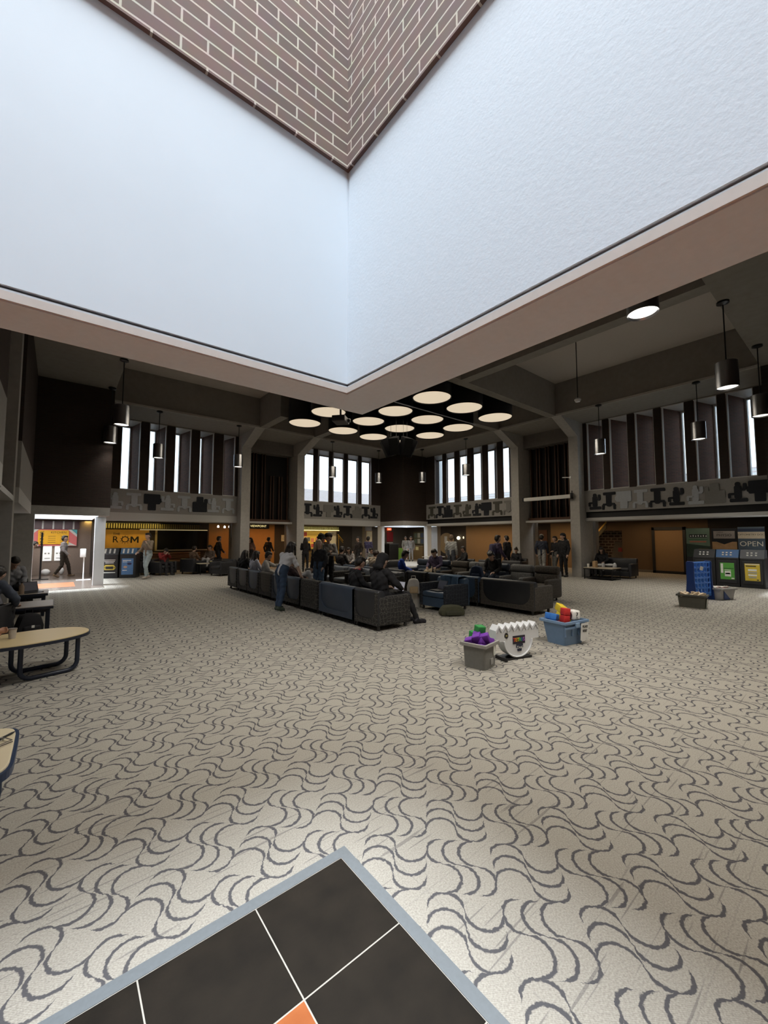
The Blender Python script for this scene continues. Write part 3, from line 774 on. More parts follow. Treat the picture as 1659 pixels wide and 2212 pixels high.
def make_recliner(label, loc, rz, m1, m2, w=.72, group=None):
    r = thing('high_back_chair', label, 'armchair', (loc[0], loc[1], 0), rz, group)
    hw = w/2
    MB().box(-.30, .36, -hw+.10, hw-.10, .08, .30, .02).obj('base', m2, r)
    MB().box(-.20, .42, -hw+.11, hw-.11, .30, .43, .05, 3).obj('seat_cushion', m1, r, True)
    tl = Matrix.Rotation(R_(-9), 4, 'Y')
    MB().box(-.40, -.26, -hw+.02, hw-.02, .10, .76, .04, 3).obj('back_shell', m2, r, True)
    MB().box(-.20, -.05, -hw+.03, hw-.03, .42, .70, .055, 3, mat=tl).obj('lumbar_cushion', m1, r, True)
    MB().box(-.22, -.04, -hw+.01, hw-.01, .70, .92, .07, 3, mat=tl).obj('headrest', m1, r, True)
    for s in (-1, 1):
        MB().box(-.34, .38, s*(hw-.05)-.055, s*(hw-.05)+.055, .08, .58, .05, 3).obj('armrest', m1, r, True)
    for x in (-.26, .30):
        for s in (-1, 1): MB().tube([(x, s*(hw-.12), 0), (x, s*(hw-.12), .09)], .022, 10).obj('foot', blackm, r)
    return r

GA = 'row of lounge chairs seen from behind'
AX = 4.80
rowA = [(13.08, vin_black, pat_dark, 'farthest chair of the front row, pale worn top edge'), (12.21, vin_black, pat_dark, 'second chair from the far end of the front row'),
        (11.35, vin_navy, pat_dark, 'third chair from the far end of the front row'), (10.49, pat_brown, pat_dark, 'speckled fabric chair in the front row, left of the standing girl'),
        (9.63, vin_navy, pat_navy, 'navy chair in front of the girl in jeans'), (8.83, vin_navy, pat_dark, 'navy chair right of the girl in jeans'), (8.08, pat_dark, pat_dark, 'speckled dark chair left of the navy loveseat')]
for y, bk, am, lab in rowA:
    make_chair('lounge_chair', lab, 'armchair', (AX, y), 0, .845, bk, bk if bk is not pat_brown else vin_black, am, group=GA)
make_chair('loveseat', 'navy vinyl loveseat seen from behind in the front row', 'sofa', (AX, 6.93), 0, 1.36, vin_navy, vin_navy, pat_navy, vin_navy)
make_chair('lounge_chair', 'nearest black lounge chair with flecked side panel, hooded person sitting in it', 'armchair', (AX, 5.96), 0, .80, vin_black, vin_black, pat_dark)
# row B faces the front row
BXc = 7.05
make_chair('lounge_chair', 'blue vinyl chair with flecked navy side and a denim jacket over its back', 'armchair', (BXc-.02, 6.41), PI, .88, vin_blue, vin_blue, pat_navy, vin_blue)
for y, lab in ((8.62, 'grey-cushioned armchair with flecked side panel, nearest of its row'), (9.48, 'grey-cushioned armchair, second of its row behind the laptop'), (10.34, 'grey-cushioned armchair, third of its row'), (11.20, 'grey-cushioned armchair, fourth of its row'), (12.06, 'farthest grey-cushioned armchair of its row')):
    make_chair('armchair', lab, 'armchair', (BXc, y), PI, .845, vin_grey, vin_grey, pat_dark, group='armchairs facing left', pillow=vin_grey)
# row C stands back to back with row B
CXc = 8.22
make_chair('loveseat', 'large black loveseat seen from behind with flecked U-shaped back frame', 'sofa', (CXc, 5.29), 0, 1.40, vin_black, vin_black, pat_brown, pat_brown)
for y, m_, lab in ((6.45, vin_blue, 'blue vinyl chair behind the denim jacket'), (7.33, vin_navy, 'navy chair between the denim jacket and the rounded black chair'), (8.20, vin_black, 'black chair with rounded top behind the beige bag'),
                (9.20, vin_black, 'dark chair holding the person in the blue hoodie'), (10.6, vin_navy, 'navy chair holding the person in the cream top'), (11.5, vin_navy, 'navy chair beyond the cream top'), (12.6, vin_black, 'dark chair of the person in the charcoal hoodie')):
    make_chair('lounge_chair', lab, 'armchair', (CXc, y), 0, .83, m_, m_, pat_dark, group='dark chairs in the middle row')
# row D recliners face the camera side
for y, a, b, lab in ((5.66, pat_brown, pat_grey, 'brown speckled high-back chair with grey side, rightmost of its row'), (6.40, pat_grey, pat_grey, 'light grey high-back chair beside the brown one'), (7.16, vin_navy, pat_dark, 'dark high-back chair holding the person in the black hoodie'),
                  (7.92, pat_grey, pat_grey, 'light grey high-back chair left of the black hoodie'), (8.64, pat_brown, pat_brown, 'brown speckled high-back chair left of the grey one'), (9.45, vin_navy, pat_dark, 'dark high-back chair holding the person in the purple sweater'), (10.3, vin_navy, pat_dark, 'dark glossy high-back chair left of the purple sweater')):
    make_recliner(lab, (10.05, y), PI, a, b, group='high-back chairs facing left')
# side seats further back
for x, y, rz, m_, lab in ((5.72, 18.25, 200, vin_black, 'black armchair in the left lounge, near the left column'), (6.55, 18.55, 200, vin_black, 'black armchair touching the left column'),
                          (9.6, 14.1, 220, vin_navy, 'dark armchair holding the seated woman in white'), (11.6, 15.0, 225, vin_navy, 'dark armchair holding the person in the white hoodie'),
                          (13.9, 11.5, 200, vin_black, 'black armchair behind the grey hoodie'), (13.9, 10.4, 190, vin_black, 'black armchair against the tan wall, left one'), (14.3, 9.5, 190, vin_black, 'black armchair against the tan wall, right one'),
                          (10.8, 12.6, 235, vin_black, 'glossy black armchair beneath the far doorway')):
    make_chair('armchair', lab, 'armchair', (x, y), R_(rz), .82, m_, m_, vin_black, group='scattered dark armchairs')

# right couch and its low table
make_chair('couch', 'black leather couch against the right wall behind a low table', 'sofa', (18.15, 7.0), PI, 1.6, vin_black, vin_black, vin_black, h=.80)
lam = M('laminate_tan', (.42, .36, .27), .45, var=.06); lam_y = M('laminate_maple', (.66, .52, .28), .35, var=.05, scale=4); lam_g = M('laminate_taupe', (.30, .26, .22), .4, var=.06)
navy_edge = M('navy_edge', (.012, .018, .035), .4)
r = thing('coffee_table', 'low tan-topped table with black frame before the black couch', 'table', (16.95, 6.98, 0))
MB().box(-.42, .42, -.55, .55, .43, .46, .008).obj('tabletop', lam, r)
MB().box(-.42, .42, -.55, .55, .395, .43).box(-.40, .40, -.53, .53, .05, .07).obj('frame', blackm, r)
for x in (-.40, .37):
    for y in (-.53, .50): MB().box(x, x+.03, y, y+.03, 0, .40).obj('leg', blackm, r)

# ------------------------------------------------------------------ tables on the left
def ellipse(a, b, n=48, p=2.0):
    out = []
    for i in range(n):
        t = 2*PI*i/n; c, s = math.cos(t), math.sin(t)
        out.append((a*math.copysign(abs(c)**(2/p), c), b*math.copysign(abs(s)**(2/p), s)))
    return out
def sled(m, x0, x1, y, z, r=.025, cr=.10, n=6):
    pts = [(x0, y, z)]
    for i in range(n+1):
        a = PI+PI/2*i/n; pts.append((x0+cr+cr*math.cos(a), y, r+cr+cr*math.sin(a)))
    for i in range(n+1):
        a = 1.5*PI+PI/2*i/n; pts.append((x1-cr+cr*math.cos(a), y, r+cr+cr*math.sin(a)))
    pts.append((x1, y, z)); m.tube(pts, r, 12); return m
r = thing('oval_table', 'oval maple-topped low table on navy tube sleds at the left edge', 'table', (-.22, 6.48, 0), R_(14))
MB().prism(ellipse(.60, .42, p=2.2), .432, .462, bev=.006).obj('tabletop', lam_y, r)
MB().prism(ellipse(.612, .432, p=2.2), .418, .452).obj('edge_band', navy_edge, r)
for y in (-.21, .21): sled(MB(), -.10, .44, y, .42).obj('leg_frame', navy_edge, r, True)
r = thing('low_table', 'cream-topped table with rounded corners and navy edge at the lower left', 'table', (-.68, 3.08, 0))
MB().prism(ellipse(.54, .34, p=7), .472, .50, bev=.006).obj('tabletop', M('laminate_cream', (.78, .68, .48), .35, var=.03), r)
MB().prism(ellipse(.556, .356, p=7), .452, .49).obj('edge_band', M('navy_edge_light', (.018, .038, .09), .4), r)
for y in (-.27, .27): sled(MB(), -.42, .46, y, .455, .028, .12).obj('leg_frame', M('navy_tube', (.014, .03, .07), .4), r, True)
def rect_table(lab, x1, y0, y1, z, w=1.15):
    r = thing('study_table', lab, 'table', (x1-w/2, (y0+y1)/2, 0), 0, 'rectangular tables along the left wall'); hw, hd = w/2, (y1-y0)/2
    MB().box(-hw, hw, -hd, hd, z-.03, z, .006).obj('tabletop', lam_g, r)
    MB().box(-hw-.006, hw+.006, -hd-.006, hd+.006, z-.055, z-.012, .006).obj('edge_band', navy_edge, r)
    MB().box(-hw+.06, hw-.06, -hd+.06, hd-.06, z-.11, z-.056).obj('apron', navy_edge, r)
    for sx in (-1, 1):
        for sy in (-1, 1): MB().box(sx*(hw-.07)-.03, sx*(hw-.07)+.03, sy*(hd-.07)-.03, sy*(hd-.07)+.03, 0, z-.056, .008).obj('leg', navy_edge, r)
rect_table('taupe table with dark legs, nearer of the two left tables', 0.0, 9.12, 9.98, .475)
rect_table('taupe table with laptop, farther of the two left tables', -.10, 11.14, 11.92, .485)
# white tables in the lounge
wt = M('table_white', (.72, .72, .70), .4, var=.03)
def small_table(lab, x, y, w, d, z=.44, m=wt):
    r = thing('side_table', lab, 'table', (x, y, 0), 0, 'pale low tables between the seats')
    MB().box(-w/2, w/2, -d/2, d/2, z-.03, z, .008).obj('tabletop', m, r)
    for sx in (-1, 1):
        for sy in (-1, 1): MB().tube([(sx*(w/2-.06), sy*(d/2-.06), 0), (sx*(w/2-.06), sy*(d/2-.06), z-.03)], .018, 8).obj('leg', blackm, r)
small_table('white low table before the light grey high-back chair', 9.10, 6.5, .5, .8, .47)
small_table('white low table before the black hoodie', 9.10, 7.6, .5, .7, .47)
small_table('white low table near the purple sweater', 9.10, 8.9, .5, .7, .47)
small_table('white table behind the cream top, left of the far doorway', 10.2, 13.2, .8, 1.1, .70)
small_table('white table with papers below the far doorway right jamb', 14.2, 13.6, .9, .7, .74)
small_table('small pale table in the left lounge with snacks on it', 5.35, 19.3, .8, .6, .50, lam)
small_table('white table between front row and middle row', 5.75, 7.25, .5, .7, .44)

# ------------------------------------------------------------------ bench, bar glazing, boards along the back walls
r = thing('bench', 'brown ribbed upholstered bench below the dark bar window', 'bench', (4.75, 22.9, 0))
MB().box(-1.3, 1.3, -.3, .3, 0, .42, .02).obj('base', darkw, r)
m = MB()
for i in range(4): m.box(-1.3, 1.3, .10-.03*i if False else .16, .30, .46+i*.11, .565+i*.11, .04, 3)
m.obj('ribbed_back', M('ribbed_brown', (.20, .10, .05), .6), r, True)
MB().box(-1.3, 1.3, -.32, .16, .42, .49, .03, 3).obj('seat_pad', M('bench_brown', (.15, .08, .045), .6), r, True)
r = thing('bar_window', 'wide dark bar window with pale frame and sill under yellow slats', 'window', (5.35, 23.95, 0))
MB().box(-1.25, 1.25, -.02, .0, 1.02, 2.04).obj('dark_glass', M('bar_glass', (.008, .009, .009), .12), r)
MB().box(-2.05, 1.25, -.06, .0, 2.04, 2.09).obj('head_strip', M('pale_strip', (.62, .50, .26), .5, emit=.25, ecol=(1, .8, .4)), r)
MB().box(-1.35, -1.25, -.06, .0, .95, 2.04).obj('mullion', M('frame_tan', (.40, .33, .20), .5), r)
MB().box(-1.3, 1.25, -.12, .0, .95, 1.01).obj('sill', M('sill_grey', (.38, .36, .33), .5), r)
r = thing('slat_canopy', 'strip of yellow-green vertical slats above the bar window', 'canopy', (4.1, 23.6, 2.12))
m = MB()
for i in range(44): m.box(-2.6+i*.105, -2.6+i*.105+.06, -.02, .02, 0, .24)
m.obj('slat_strip', M('slat_yellow', (.22, .19, .07), .6), r)
MB().box(-2.6, 2.0, .0, .06, .24, .30).obj('rail', blackm, r)
r = thing('banner', 'orange-gold wall banner with bold black lettering left of the bar window', 'banner', (2.62, 23.93, 0))
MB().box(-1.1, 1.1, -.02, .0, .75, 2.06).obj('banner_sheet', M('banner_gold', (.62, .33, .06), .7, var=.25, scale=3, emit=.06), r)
text('lettering', 'THE', .16, black_m, r, (-.32, -.03, 1.83), FACE['-y'])
for ch_, lx in (('R', -.36), ('O', .05)): text('lettering', ch_, .44, black_m, r, (lx, -.03, 1.55), FACE['-y'])
MB().prism([(.28, 1.39), (.28, 1.71), (.36, 1.71), (.46, 1.55), (.56, 1.71), (.64, 1.71), (.64, 1.39), (.57, 1.39), (.57, 1.60), (.46, 1.44), (.35, 1.60), (.35, 1.39)], -.032, -.0205, 'y').obj('lettering', black_m, r)
m = MB()
for i in range(10): m.box(-.012, .012, -.032, -.0205, .17, .215, mat=Matrix.Translation((.05, 0, 1.55)) @ Matrix.Rotation(i*PI/5, 4, 'Y'))
m.obj('sun_rays', black_m, r)
# amber zone details
tag(MB().box(8.6-.3, 8.6, 23.5, 23.98, 0, 2.3).obj('door_panel', wood_dark), 'dark timber panel between the amber lit walls', 'panel')
r = thing('hanging_sign', 'long dark sign with small glowing letters over the amber walkway', 'sign', (8.55, 21.4, 2.15))
MB().box(-.62, .62, -.03, .03, 0, .26).obj('sign_board', M('sign_brown', (.05, .028, .012), .5), r)
text('lettering', 'VIEWPOINT', .17, M('glow_letters', (.9, .75, .35), .5, emit=.9, ecol=(1, .8, .35)), r, (0, -.035, .13), FACE['-y'], xs=1.0)
MB().box(-.64, .64, -.04, .04, .26, .28).box(-.64, .64, -.04, .04, -.02, 0).obj('sign_rim', M('rim_gold', (.40, .28, .08), .4), r)
r = thing('notice_sign', 'small square cream notice on the dark wall right of the amber wall', 'sign', (11.35, 23.97, 1.42))
MB().box(-.26, .26, -.02, .0, 0, .40, .005).obj('notice_sheet', M('notice_cream', (.62, .58, .45), .6), r)
text('lettering', 'EMPLOYEES', .075, black_m, r, (0, -.022, .14), FACE['-y']); text('lettering', 'ONLY', .09, black_m, r, (0, -.022, .26), FACE['-y'])
r = thing('phone_box', 'grey wall phone with pale screen on the pier left of the left column', 'phone', (7.02, 20.79, 1.15))
MB().box(-.12, .12, -.06, .02, 0, .50, .02).obj('case', M('phone_grey', (.07, .075, .085), .5), r)
MB().box(-.09, .02, -.065, -.055, .18, .44).obj('screen', M('phone_screen', (.35, .42, .60), .3, emit=.25), r)
for k, (x, z) in enumerate(((7.0, 2.26), (7.35, 2.24), (7.62, 2.26), (8.2, 2.30), (9.0, 2.30))):
    tag(MB().lathe([(0, -.05), (.05, -.04), (.06, 0), (.05, .05), (.02, .09), (0, .1)], 14, cx=x, cy=23.3).obj('spot_bulb', lamp_em, loc=(0, 0, z)), 'small glowing ceiling bulb at the amber wall', 'lamp', 'amber wall bulbs')

# yellow notice board
r = thing('notice_board', 'long yellow notice board covered in posters behind the standing group', 'notice board', (13.75, 23.93, 0))
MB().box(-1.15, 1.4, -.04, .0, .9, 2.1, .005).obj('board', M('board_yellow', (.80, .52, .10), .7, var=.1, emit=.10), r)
MB().box(.75, 1.4, -.05, -.042, .92, 2.08).obj('white_panel', M('panel_white', (.68, .62, .52), .7), r)
pc = [(.75, .25, .2), (.15, .15, .17), (.85, .6, .5), (.9, .85, .7), (.6, .1, .1), (.85, .72, .2)]
for i in range(13):
    x = -1.0+(i % 6)*.29+random.uniform(-.04, .04); z = 1.0+(i//6)*.38+random.uniform(-.03, .05); s = random.uniform(.09, .13)
    c = pc[(i*5+i//3) % 6]
    MB().box(x-s, x+s, -.06, -.043, z, z+s*2.5).obj('poster', M('poster_%d%d' % (i % 6, (i*5+i//3) % 6), c, .7), r)
text('lettering', 'Oz', .30, black_m, r, (.22, -.065, 1.88), FACE['-y'])
text('lettering', 'NEWS', .12, black_m, r, (1.02, -.055, 1.92), FACE['-y'])
r = thing('slat_canopy', 'strip of green-grey slats above the yellow notice board', 'canopy', (13.3, 23.4, 2.16))
m = MB()
for i in range(36): m.box(-1.8+i*.1, -1.8+i*.1+.055, -.02, .02, 0, .22)
m.obj('slat_strip', M('slat_green', (.14, .15, .07), .6), r)
MB().box(-1.8, 1.8, .0, .05, -.04, .0).obj('light_strip', M('warm_strip', (.9, .75, .4), .5, emit=1.2, ecol=(1, .82, .45)), r)
r = thing('shelf_rack', 'dark rack with three pale shelves left of the notice board', 'rack', (12.0, 20.6, 0))
MB().box(-.35, -.31, -.2, .2, 0, 1.4).obj('side_panel', black_m, r); MB().box(.31, .35, -.2, .2, 0, 1.4).obj('side_panel', black_m, r)
for z in (.35, .62, .88): MB().box(-.31, .31, -.2, .2, z, z+.035).obj('shelf', M('shelf_pale', (.35, .33, .30), .5), r)
r = thing('framed_map', 'cream framed map on the grey pier left of the far doorway', 'picture', (15.70, 20.80, 1.15))
MB().box(-.26, .26, -.03, 0, 0, .95, .006).obj('frame', wood_warm, r)
MB().box(-.22, .22, -.036, -.03, .05, .90).obj('map_sheet', M('map_cream', (.52, .42, .24), .6, var=.3, scale=7), r)
r = thing('stair_rail', 'short yellow stair handrail beside the framed map', 'handrail', (14.75, 22.6, 1.3))
MB().tube([(-.25, 0, .55), (.15, 0, .15)], .03, 10).obj('rail', M('rail_yellow', (.65, .38, .04), .5), r); MB().tube([(-.25, 0, .42), (.15, 0, .02)], .02, 8).obj('lower_rail', _M['rail_yellow'], r)
MB().tube([(-.2, 0, .5), (-.2, 0, -1.3)], .02, 8).obj('post', _M['rail_yellow'], r)

# ------------------------------------------------------------------ far room seen through the far tower
r = thing('exit_sign', 'small glowing red exit sign over the far doorway', 'exit sign', (20.0, 23.9, 2.22))
MB().box(-.20, .20, -.06, 0, 0, .17, .01).obj('sign_box', M('exit_red', (.8, .1, .05), .4, emit=1.6, ecol=(1, .12, .04)), r)
text('lettering', 'EXIT', .12, M('exit_letters', (1, .75, .6), .5, emit=1.5), r, (0, -.062, .085), FACE['-y'])
for x, z, w, h, c, lab in ((19.35, 1.15, .55, .95, (.42, .42, .36), 'large pale poster sheet left of the red one'), (20.15, 1.35, .65, .75, (.32, .02, .03), 'dark red poster under the exit sign'), (20.15, 1.0, .6, .3, (.50, .44, .40), 'pale notice strip under the red poster')):
    tag(MB().box(x-w/2, x+w/2, 23.96, 23.985, z, z+h).obj('poster', M('far_poster_%d' % int(c[0]*100), c, .7, var=.2, scale=5)), lab, 'poster')
r = thing('recycling_bin', 'tall black bin with green poster seen through the far doorway', 'bin', (19.7, 23.3, 0))
MB().box(-.45, .45, -.35, .35, 0, 1.12, .03).obj('cabinet', black_m, r); MB().box(-.5, .5, -.38, .38, 1.12, 1.22, .02).obj('lid', M('bin_lid_grey', (.05, .05, .055), .5), r)
MB().box(.52, .86, -.36, -.34, .2, .78).box(.47, .9, -.34, .3, 0, .85).obj('green_panel', M('far_green', (.22, .42, .08), .6), r)
r = thing('notice_case', 'glazed notice case with yellow and blue leaflets at the far doorway', 'notice board', (21.93, 22.2, 1.1))
MB().box(-.03, .03, -.95, .95, 0, 1.0).obj('case_back', M('case_olive', (.16, .14, .08), .6), r)
for i in range(10):
    c = [(.55, .45, .12), (.35, .36, .3), (.10, .13, .2), (.6, .6, .5), (.2, .26, .2)][i % 5]
    y = -.75+(i % 5)*.36; z = .10+(i//5)*.45
    MB().box(-.045, -.032, y-.14, y+.14, z, z+.36).obj('leaflet', M('leaflet_%d' % (i % 5), c, .7), r)
r = thing('desk', 'brown desk front with cream stickers at the far doorway', 'desk', (21.3, 22.3, 0))
MB().box(-.3, .3, -1.1, .75, 0, 1.0).obj('desk_body', M('desk_brown', (.19, .125, .055), .6), r)
MB().box(-.34, .34, -1.12, .77, 1.0, 1.05, .005).obj('counter', M('desk_top', (.30, .22, .12), .5), r)
for i, y in enumerate((-.5, -.1, .35)): MB().box(-.315, -.302, y-.15, y+.15, .72, .96).obj('sticker', M('sticker_%d' % i, [(.62, .55, .28), (.20, .13, .06), (.6, .55, .34)][i], .6), r)
r = thing('wall_light', 'round glowing globe lamp on the tan wall', 'lamp', (21.9, 18.55, 1.63))
MB().ball((0, 0, 0), .12).obj('globe', M('globe_glow', (1, .95, .7), .4, emit=4., ecol=(1, .9, .6)), r, True); MB().box(.05, .1, -.03, .03, -.03, .03).obj('bracket', blackm, r)
r = thing('wall_light', 'small round lamp right of the globe lamp', 'lamp', (21.92, 18.12, 1.66))
MB().ball((0, 0, 0), .06, (1, .6, 1.4)).obj('globe', M('globe_warm', (1, .8, .5), .4, emit=1.6, ecol=(1, .8, .5)), r, True); MB().box(.03, .08, -.02, .02, -.02, .02).obj('bracket', blackm, r)
m = MB().lathe([(0, -.01), (.75, -.01), (.75, .01), (0, .01)], 36, mat=Matrix.Translation((21.92, 19.7, 1.25)) @ Matrix.Rotation(PI/2, 4, 'Y'))
tag(m.obj('round_panel', M('round_tan', (.36, .25, .12), .5)), 'large tan disc on the dark wall right of the far doorway', 'wall panel')
tag(MB().box(21.88, 21.90, 19.6, 19.85, 1.25, 1.75).obj('paper_notice', M('paper_white', (.75, .74, .70), .7)), 'white paper notice on the tan disc', 'notice')
tag(MB().box(21.94, 21.98, 13.2, 14.1, 1.35, 2.14).obj('poster', M('poster_crimson', (.42, .035, .055), .6)), 'crimson poster left of the right column', 'poster')
tag(MB().box(21.94, 21.98, 13.15, 14.1, 1.22, 1.33).obj('poster_strip', M('poster_strip_white', (.6, .58, .56), .6)), 'white strip below the crimson poster', 'poster')
tag(MB().box(21.96, 21.99, 10.75, 11.35, 1.2, 1.55).obj('paper_notice', _M['paper_white']), 'white notice on the tan wall between the right columns', 'notice')
tag(MB().box(21.95, 21.99, 12.0, 12.5, 0, 2.1).obj('door_leaf', wood_dark), 'dark door on the tan wall behind the man with the cap', 'door')
tag(MB().tube([(21.9, 9.55, .35), (21.9, 9.5, 2.3)], .03, 8).obj('conduit', M('conduit_orange', (.5, .26, .12), .5)), 'thin orange upright pole left of the right column', 'pole')
# yellow stair rail on the right
r = thing('stair_handrail', 'yellow sloping stair handrail over brick behind the black couch', 'handrail', (21.2, 9.0, 0))
MB().prism([(.62, 1.02), (-.55, 2.36), (-.55, 2.46), (.62, 1.14)], -.04, .04, axis='x', mat=Matrix.Translation((0, 0, 0)) @ Matrix.Scale(1, 4)).obj('handrail', M('rail_gold', (.60, .36, .05), .45), r)
MB().prism([(.62, .78), (-.55, 2.12), (-.55, 2.34), (.62, 1.0)], -.05, .05, axis='x').obj('stringer', M('stringer_olive', (.09, .075, .04), .8), r)
tag(MB().box(21.93, 21.99, 8.06, 8.22, .95, 1.15).obj('fire_alarm', M('alarm_red', (.20, .02, .02), .5)), 'small dark red alarm box at the stair corner', 'alarm')
# framed tan door
r = thing('panel_door', 'tan door panel in a thick black frame on the brown wall', 'door', (21.9, 6.05, 0))
MB().box(0, .06, -.55, .55, .12, 2.0).obj('door_leaf', M('door_tan', (.24, .145, .07), .7, var=.05), r)
MB().box(-.04, .08, -.66, -.55, 0, 2.14).box(-.04, .08, .55, .66, 0, 2.14).box(-.04, .08, -.66, .66, 2.0, 2.14).box(-.04, .08, -.66, .66, 0, .12).obj('frame', black_m, r)
for x, y, z, s, lab in ((19.6, 4.6, 2.445, .12, 'small round downlight above the poster row'), (19.4, 19.0, 2.445, .12, 'small round downlight right of the far doorway'), (19.2, 10.9, 2.445, .12, 'small round downlight between the right columns'), (3.2, 21.4, 2.445, .14, 'small round downlight above the left bins'), (9.6, 21.6, 2.445, .12, 'small round downlight above the amber walkway')):
    tag(MB().lathe([(0, 0), (s, 0), (s+.02, .01), (0, .012)], 18, cx=x, cy=y).obj('downlight', lamp_em, loc=(0, 0, z)), lab, 'lamp')
# ------------------------------------------------------------------ murals: interlocking blocky figures in relief
mur_navy = M('mural_navy', (.013, .015, .021), .85); mur_blue = M('mural_blue_grey', (.40, .425, .465), .85); mur_grey = M('mural_grey', (.20, .195, .185), .85); mur_olive = M('mural_olive', (.075, .072, .06), .85)
mur_tan = M('mural_tan', (.28, .22, .17), .85)
def rr(cx, cy, w, h, r, n=5):
    out = []
    for qx, qy, a0 in ((1, 1, 0), (-1, 1, 90), (-1, -1, 180), (1, -1, 270)):
        for i in range(n+1):
            a = R_(a0+90*i/n); out.append((cx+qx*(w/2-r)+r*math.cos(a), cy+qy*(h/2-r)+r*math.sin(a)))
    return out
def figure(kind):
    """list of 2d shapes in a unit-high panel, about .8 wide"""
    if kind == 'A':     # upright figure: raised forearm, round head, wide foot
        return [rr(.40, .50, .30, .62, .09), rr(.40, .86, .22, .2, .09), rr(.12, .74, .16, .3, .05), rr(.24, .60, .30, .10, .04), rr(.38, .12, .72, .16, .05), rr(.64, .42, .26, .10, .04), rr(.74, .34, .12, .24, .05)]
    if kind == 'B':     # hanging figure: wide cap, tapering body, two legs
        return [rr(.40, .90, .74, .16, .05), rr(.44, .58, .32, .64, .10), rr(.44, .28, .28, .22, .10), rr(.22, .30, .28, .10, .04), rr(.10, .14, .14, .28, .05), rr(.66, .30, .28, .10, .04), rr(.78, .14, .14, .28, .05)]
    if kind == 'C':     # big block with a notch
        return [rr(.45, .68, .86, .58, .06), rr(.45, .24, .42, .44, .05), rr(.84, .60, .22, .26, .08)]
    return [rr(.45, .34, .86, .62, .06), rr(.45, .78, .40, .40, .05), rr(.80, .72, .20, .30, .08)]
def mural(lab, axis, plane, out, a0, a1, seq, flip=False):
    ctr = (a0+a1)/2
    loc = (ctr, plane, ZM0+.12) if axis == 'x' else (plane, ctr, ZM0+.12)
    r = thing('mural', lab, 'mural', loc)
    H = ZM1-ZM0-.24; step = (a1-a0)/len(seq)
    for i, (k, m) in enumerate(seq):
        b = MB(); s0 = a0+i*step-ctr
        for j, sh in enumerate(figure(k)):
            pts = [(s0+x*step*1.12, y*H) for x, y in sh]
            z = -.030-.002*j
            if axis == 'x': b.prism(pts, z, -.0015*1, 'y')
            else: b.prism(pts, z, -.0015, 'x')
        b.obj('relief_figure', m, r)
N_, B_, G_, O_, T_ = mur_navy, mur_blue, mur_grey, mur_olive, mur_tan
mural('concrete mural band of pale and navy interlocking figures, left wall beside the dark tower', 'x', LY, 1, 1.5, 6.65, [('A', B_), ('B', B_), ('C', N_), ('A', B_), ('B', B_), ('D', N_), ('A', B_), ('B', B_)])
mural('concrete mural band of navy figures under the bright far left windows', 'x', LY, 1, 10.25, 15.55, [('B', N_), ('A', N_), ('C', G_), ('A', N_), ('B', N_), ('D', G_), ('B', N_), ('A', N_)])
mural('concrete mural band of olive and navy figures under the bright far right windows', 'y', RX, 1, 11.3, 17.3, [('B', G_), ('B', O_), ('C', N_), ('A', N_), ('A', O_), ('B', O_), ('D', N_), ('B', N_), ('B', O_)])
mural('long concrete mural of navy figures and pale blocks under the right brick windows', 'y', RX, 1, 2.0, 7.75, [('C', N_), ('A', N_), ('D', G_), ('A', B_), ('A', N_), ('B', N_), ('B', B_), ('C', B_), ('B', N_), ('A', N_)])

# ------------------------------------------------------------------ recycling station on the right
bin_m = M('bin_black', (.016, .017, .019), .45, var=.3)
def bin_unit(lab, x, y, rz, w, head, poster, lines, ptxt=None):
    r = thing('recycling_bin', lab, 'bin', (x, y, 0), rz, 'waste sorting bins')
    MB().box(-.32, .32, -w/2, w/2, .0, .98, .025).obj('cabinet', bin_m, r)
    MB().box(-.34, -.30, -w/2+.07, w/2-.07, .12, .88, .012).obj('door', M('bin_door', (.022, .023, .026), .5), r)
    hd_ = MB().prism([(-.30, .98), (.30, .98), (.30, 1.24), (-.16, 1.24)], -w/2+.01, w/2-.01, 'y').obj('header', head, r)
    tl = math.atan2(.14, .26)
    k = 0
    for yy in (-.2, -.02, .14):
        MB().box(-.012, 0, yy*w, yy*w+.05, .0, .045).box(-.012, 0, yy*w, yy*w+.05, -.085, -.04).obj('pictogram', M('picto_white', (.6, .6, .56), .6), hd_, loc=(-.23, 0, 1.12), rot=(0, tl, 0))
    if poster:
        p = MB().box(-.346, -.338, -w*.30, w*.30, .24, .80).obj('poster', poster, r)
        for (ly, lz, lw, lh, m_) in lines:
            MB().box(-.352, -.347, (ly-lw/2)*w, (ly+lw/2)*w, lz, lz+lh).obj('print', m_, p)
    return r
pw = M('print_white', (.78, .78, .74), .6); pgk = M('print_dark_green', (.03, .12, .03), .6); pbk = M('print_black', (.02, .02, .02), .6); pgy = M('print_grey', (.35, .35, .30), .6)
hb = M('header_blue', (.03, .12, .30), .5); hg = M('header_grey', (.06, .065, .075), .5)
bin_unit('black bin behind the blue game frame, left unit of the right recycling station', 18.05, 3.87, 0, .62, bin_m, None, [])
bin_unit('bin with green poster and blue header, right recycling station', 18.05, 3.24, 0, .62, hb, M('poster_green', (.10, .36, .06), .6, var=.1), [(.22, .45, .10, .32, pw), (-.03, .60, .5, .02, pgk), (-.02, .34, .26, .18, pw), (-.02, .41, .2, .05, pgk), (-.02, .545, .28, .02, pw), (-.22, .26, .12, .04, pw)])
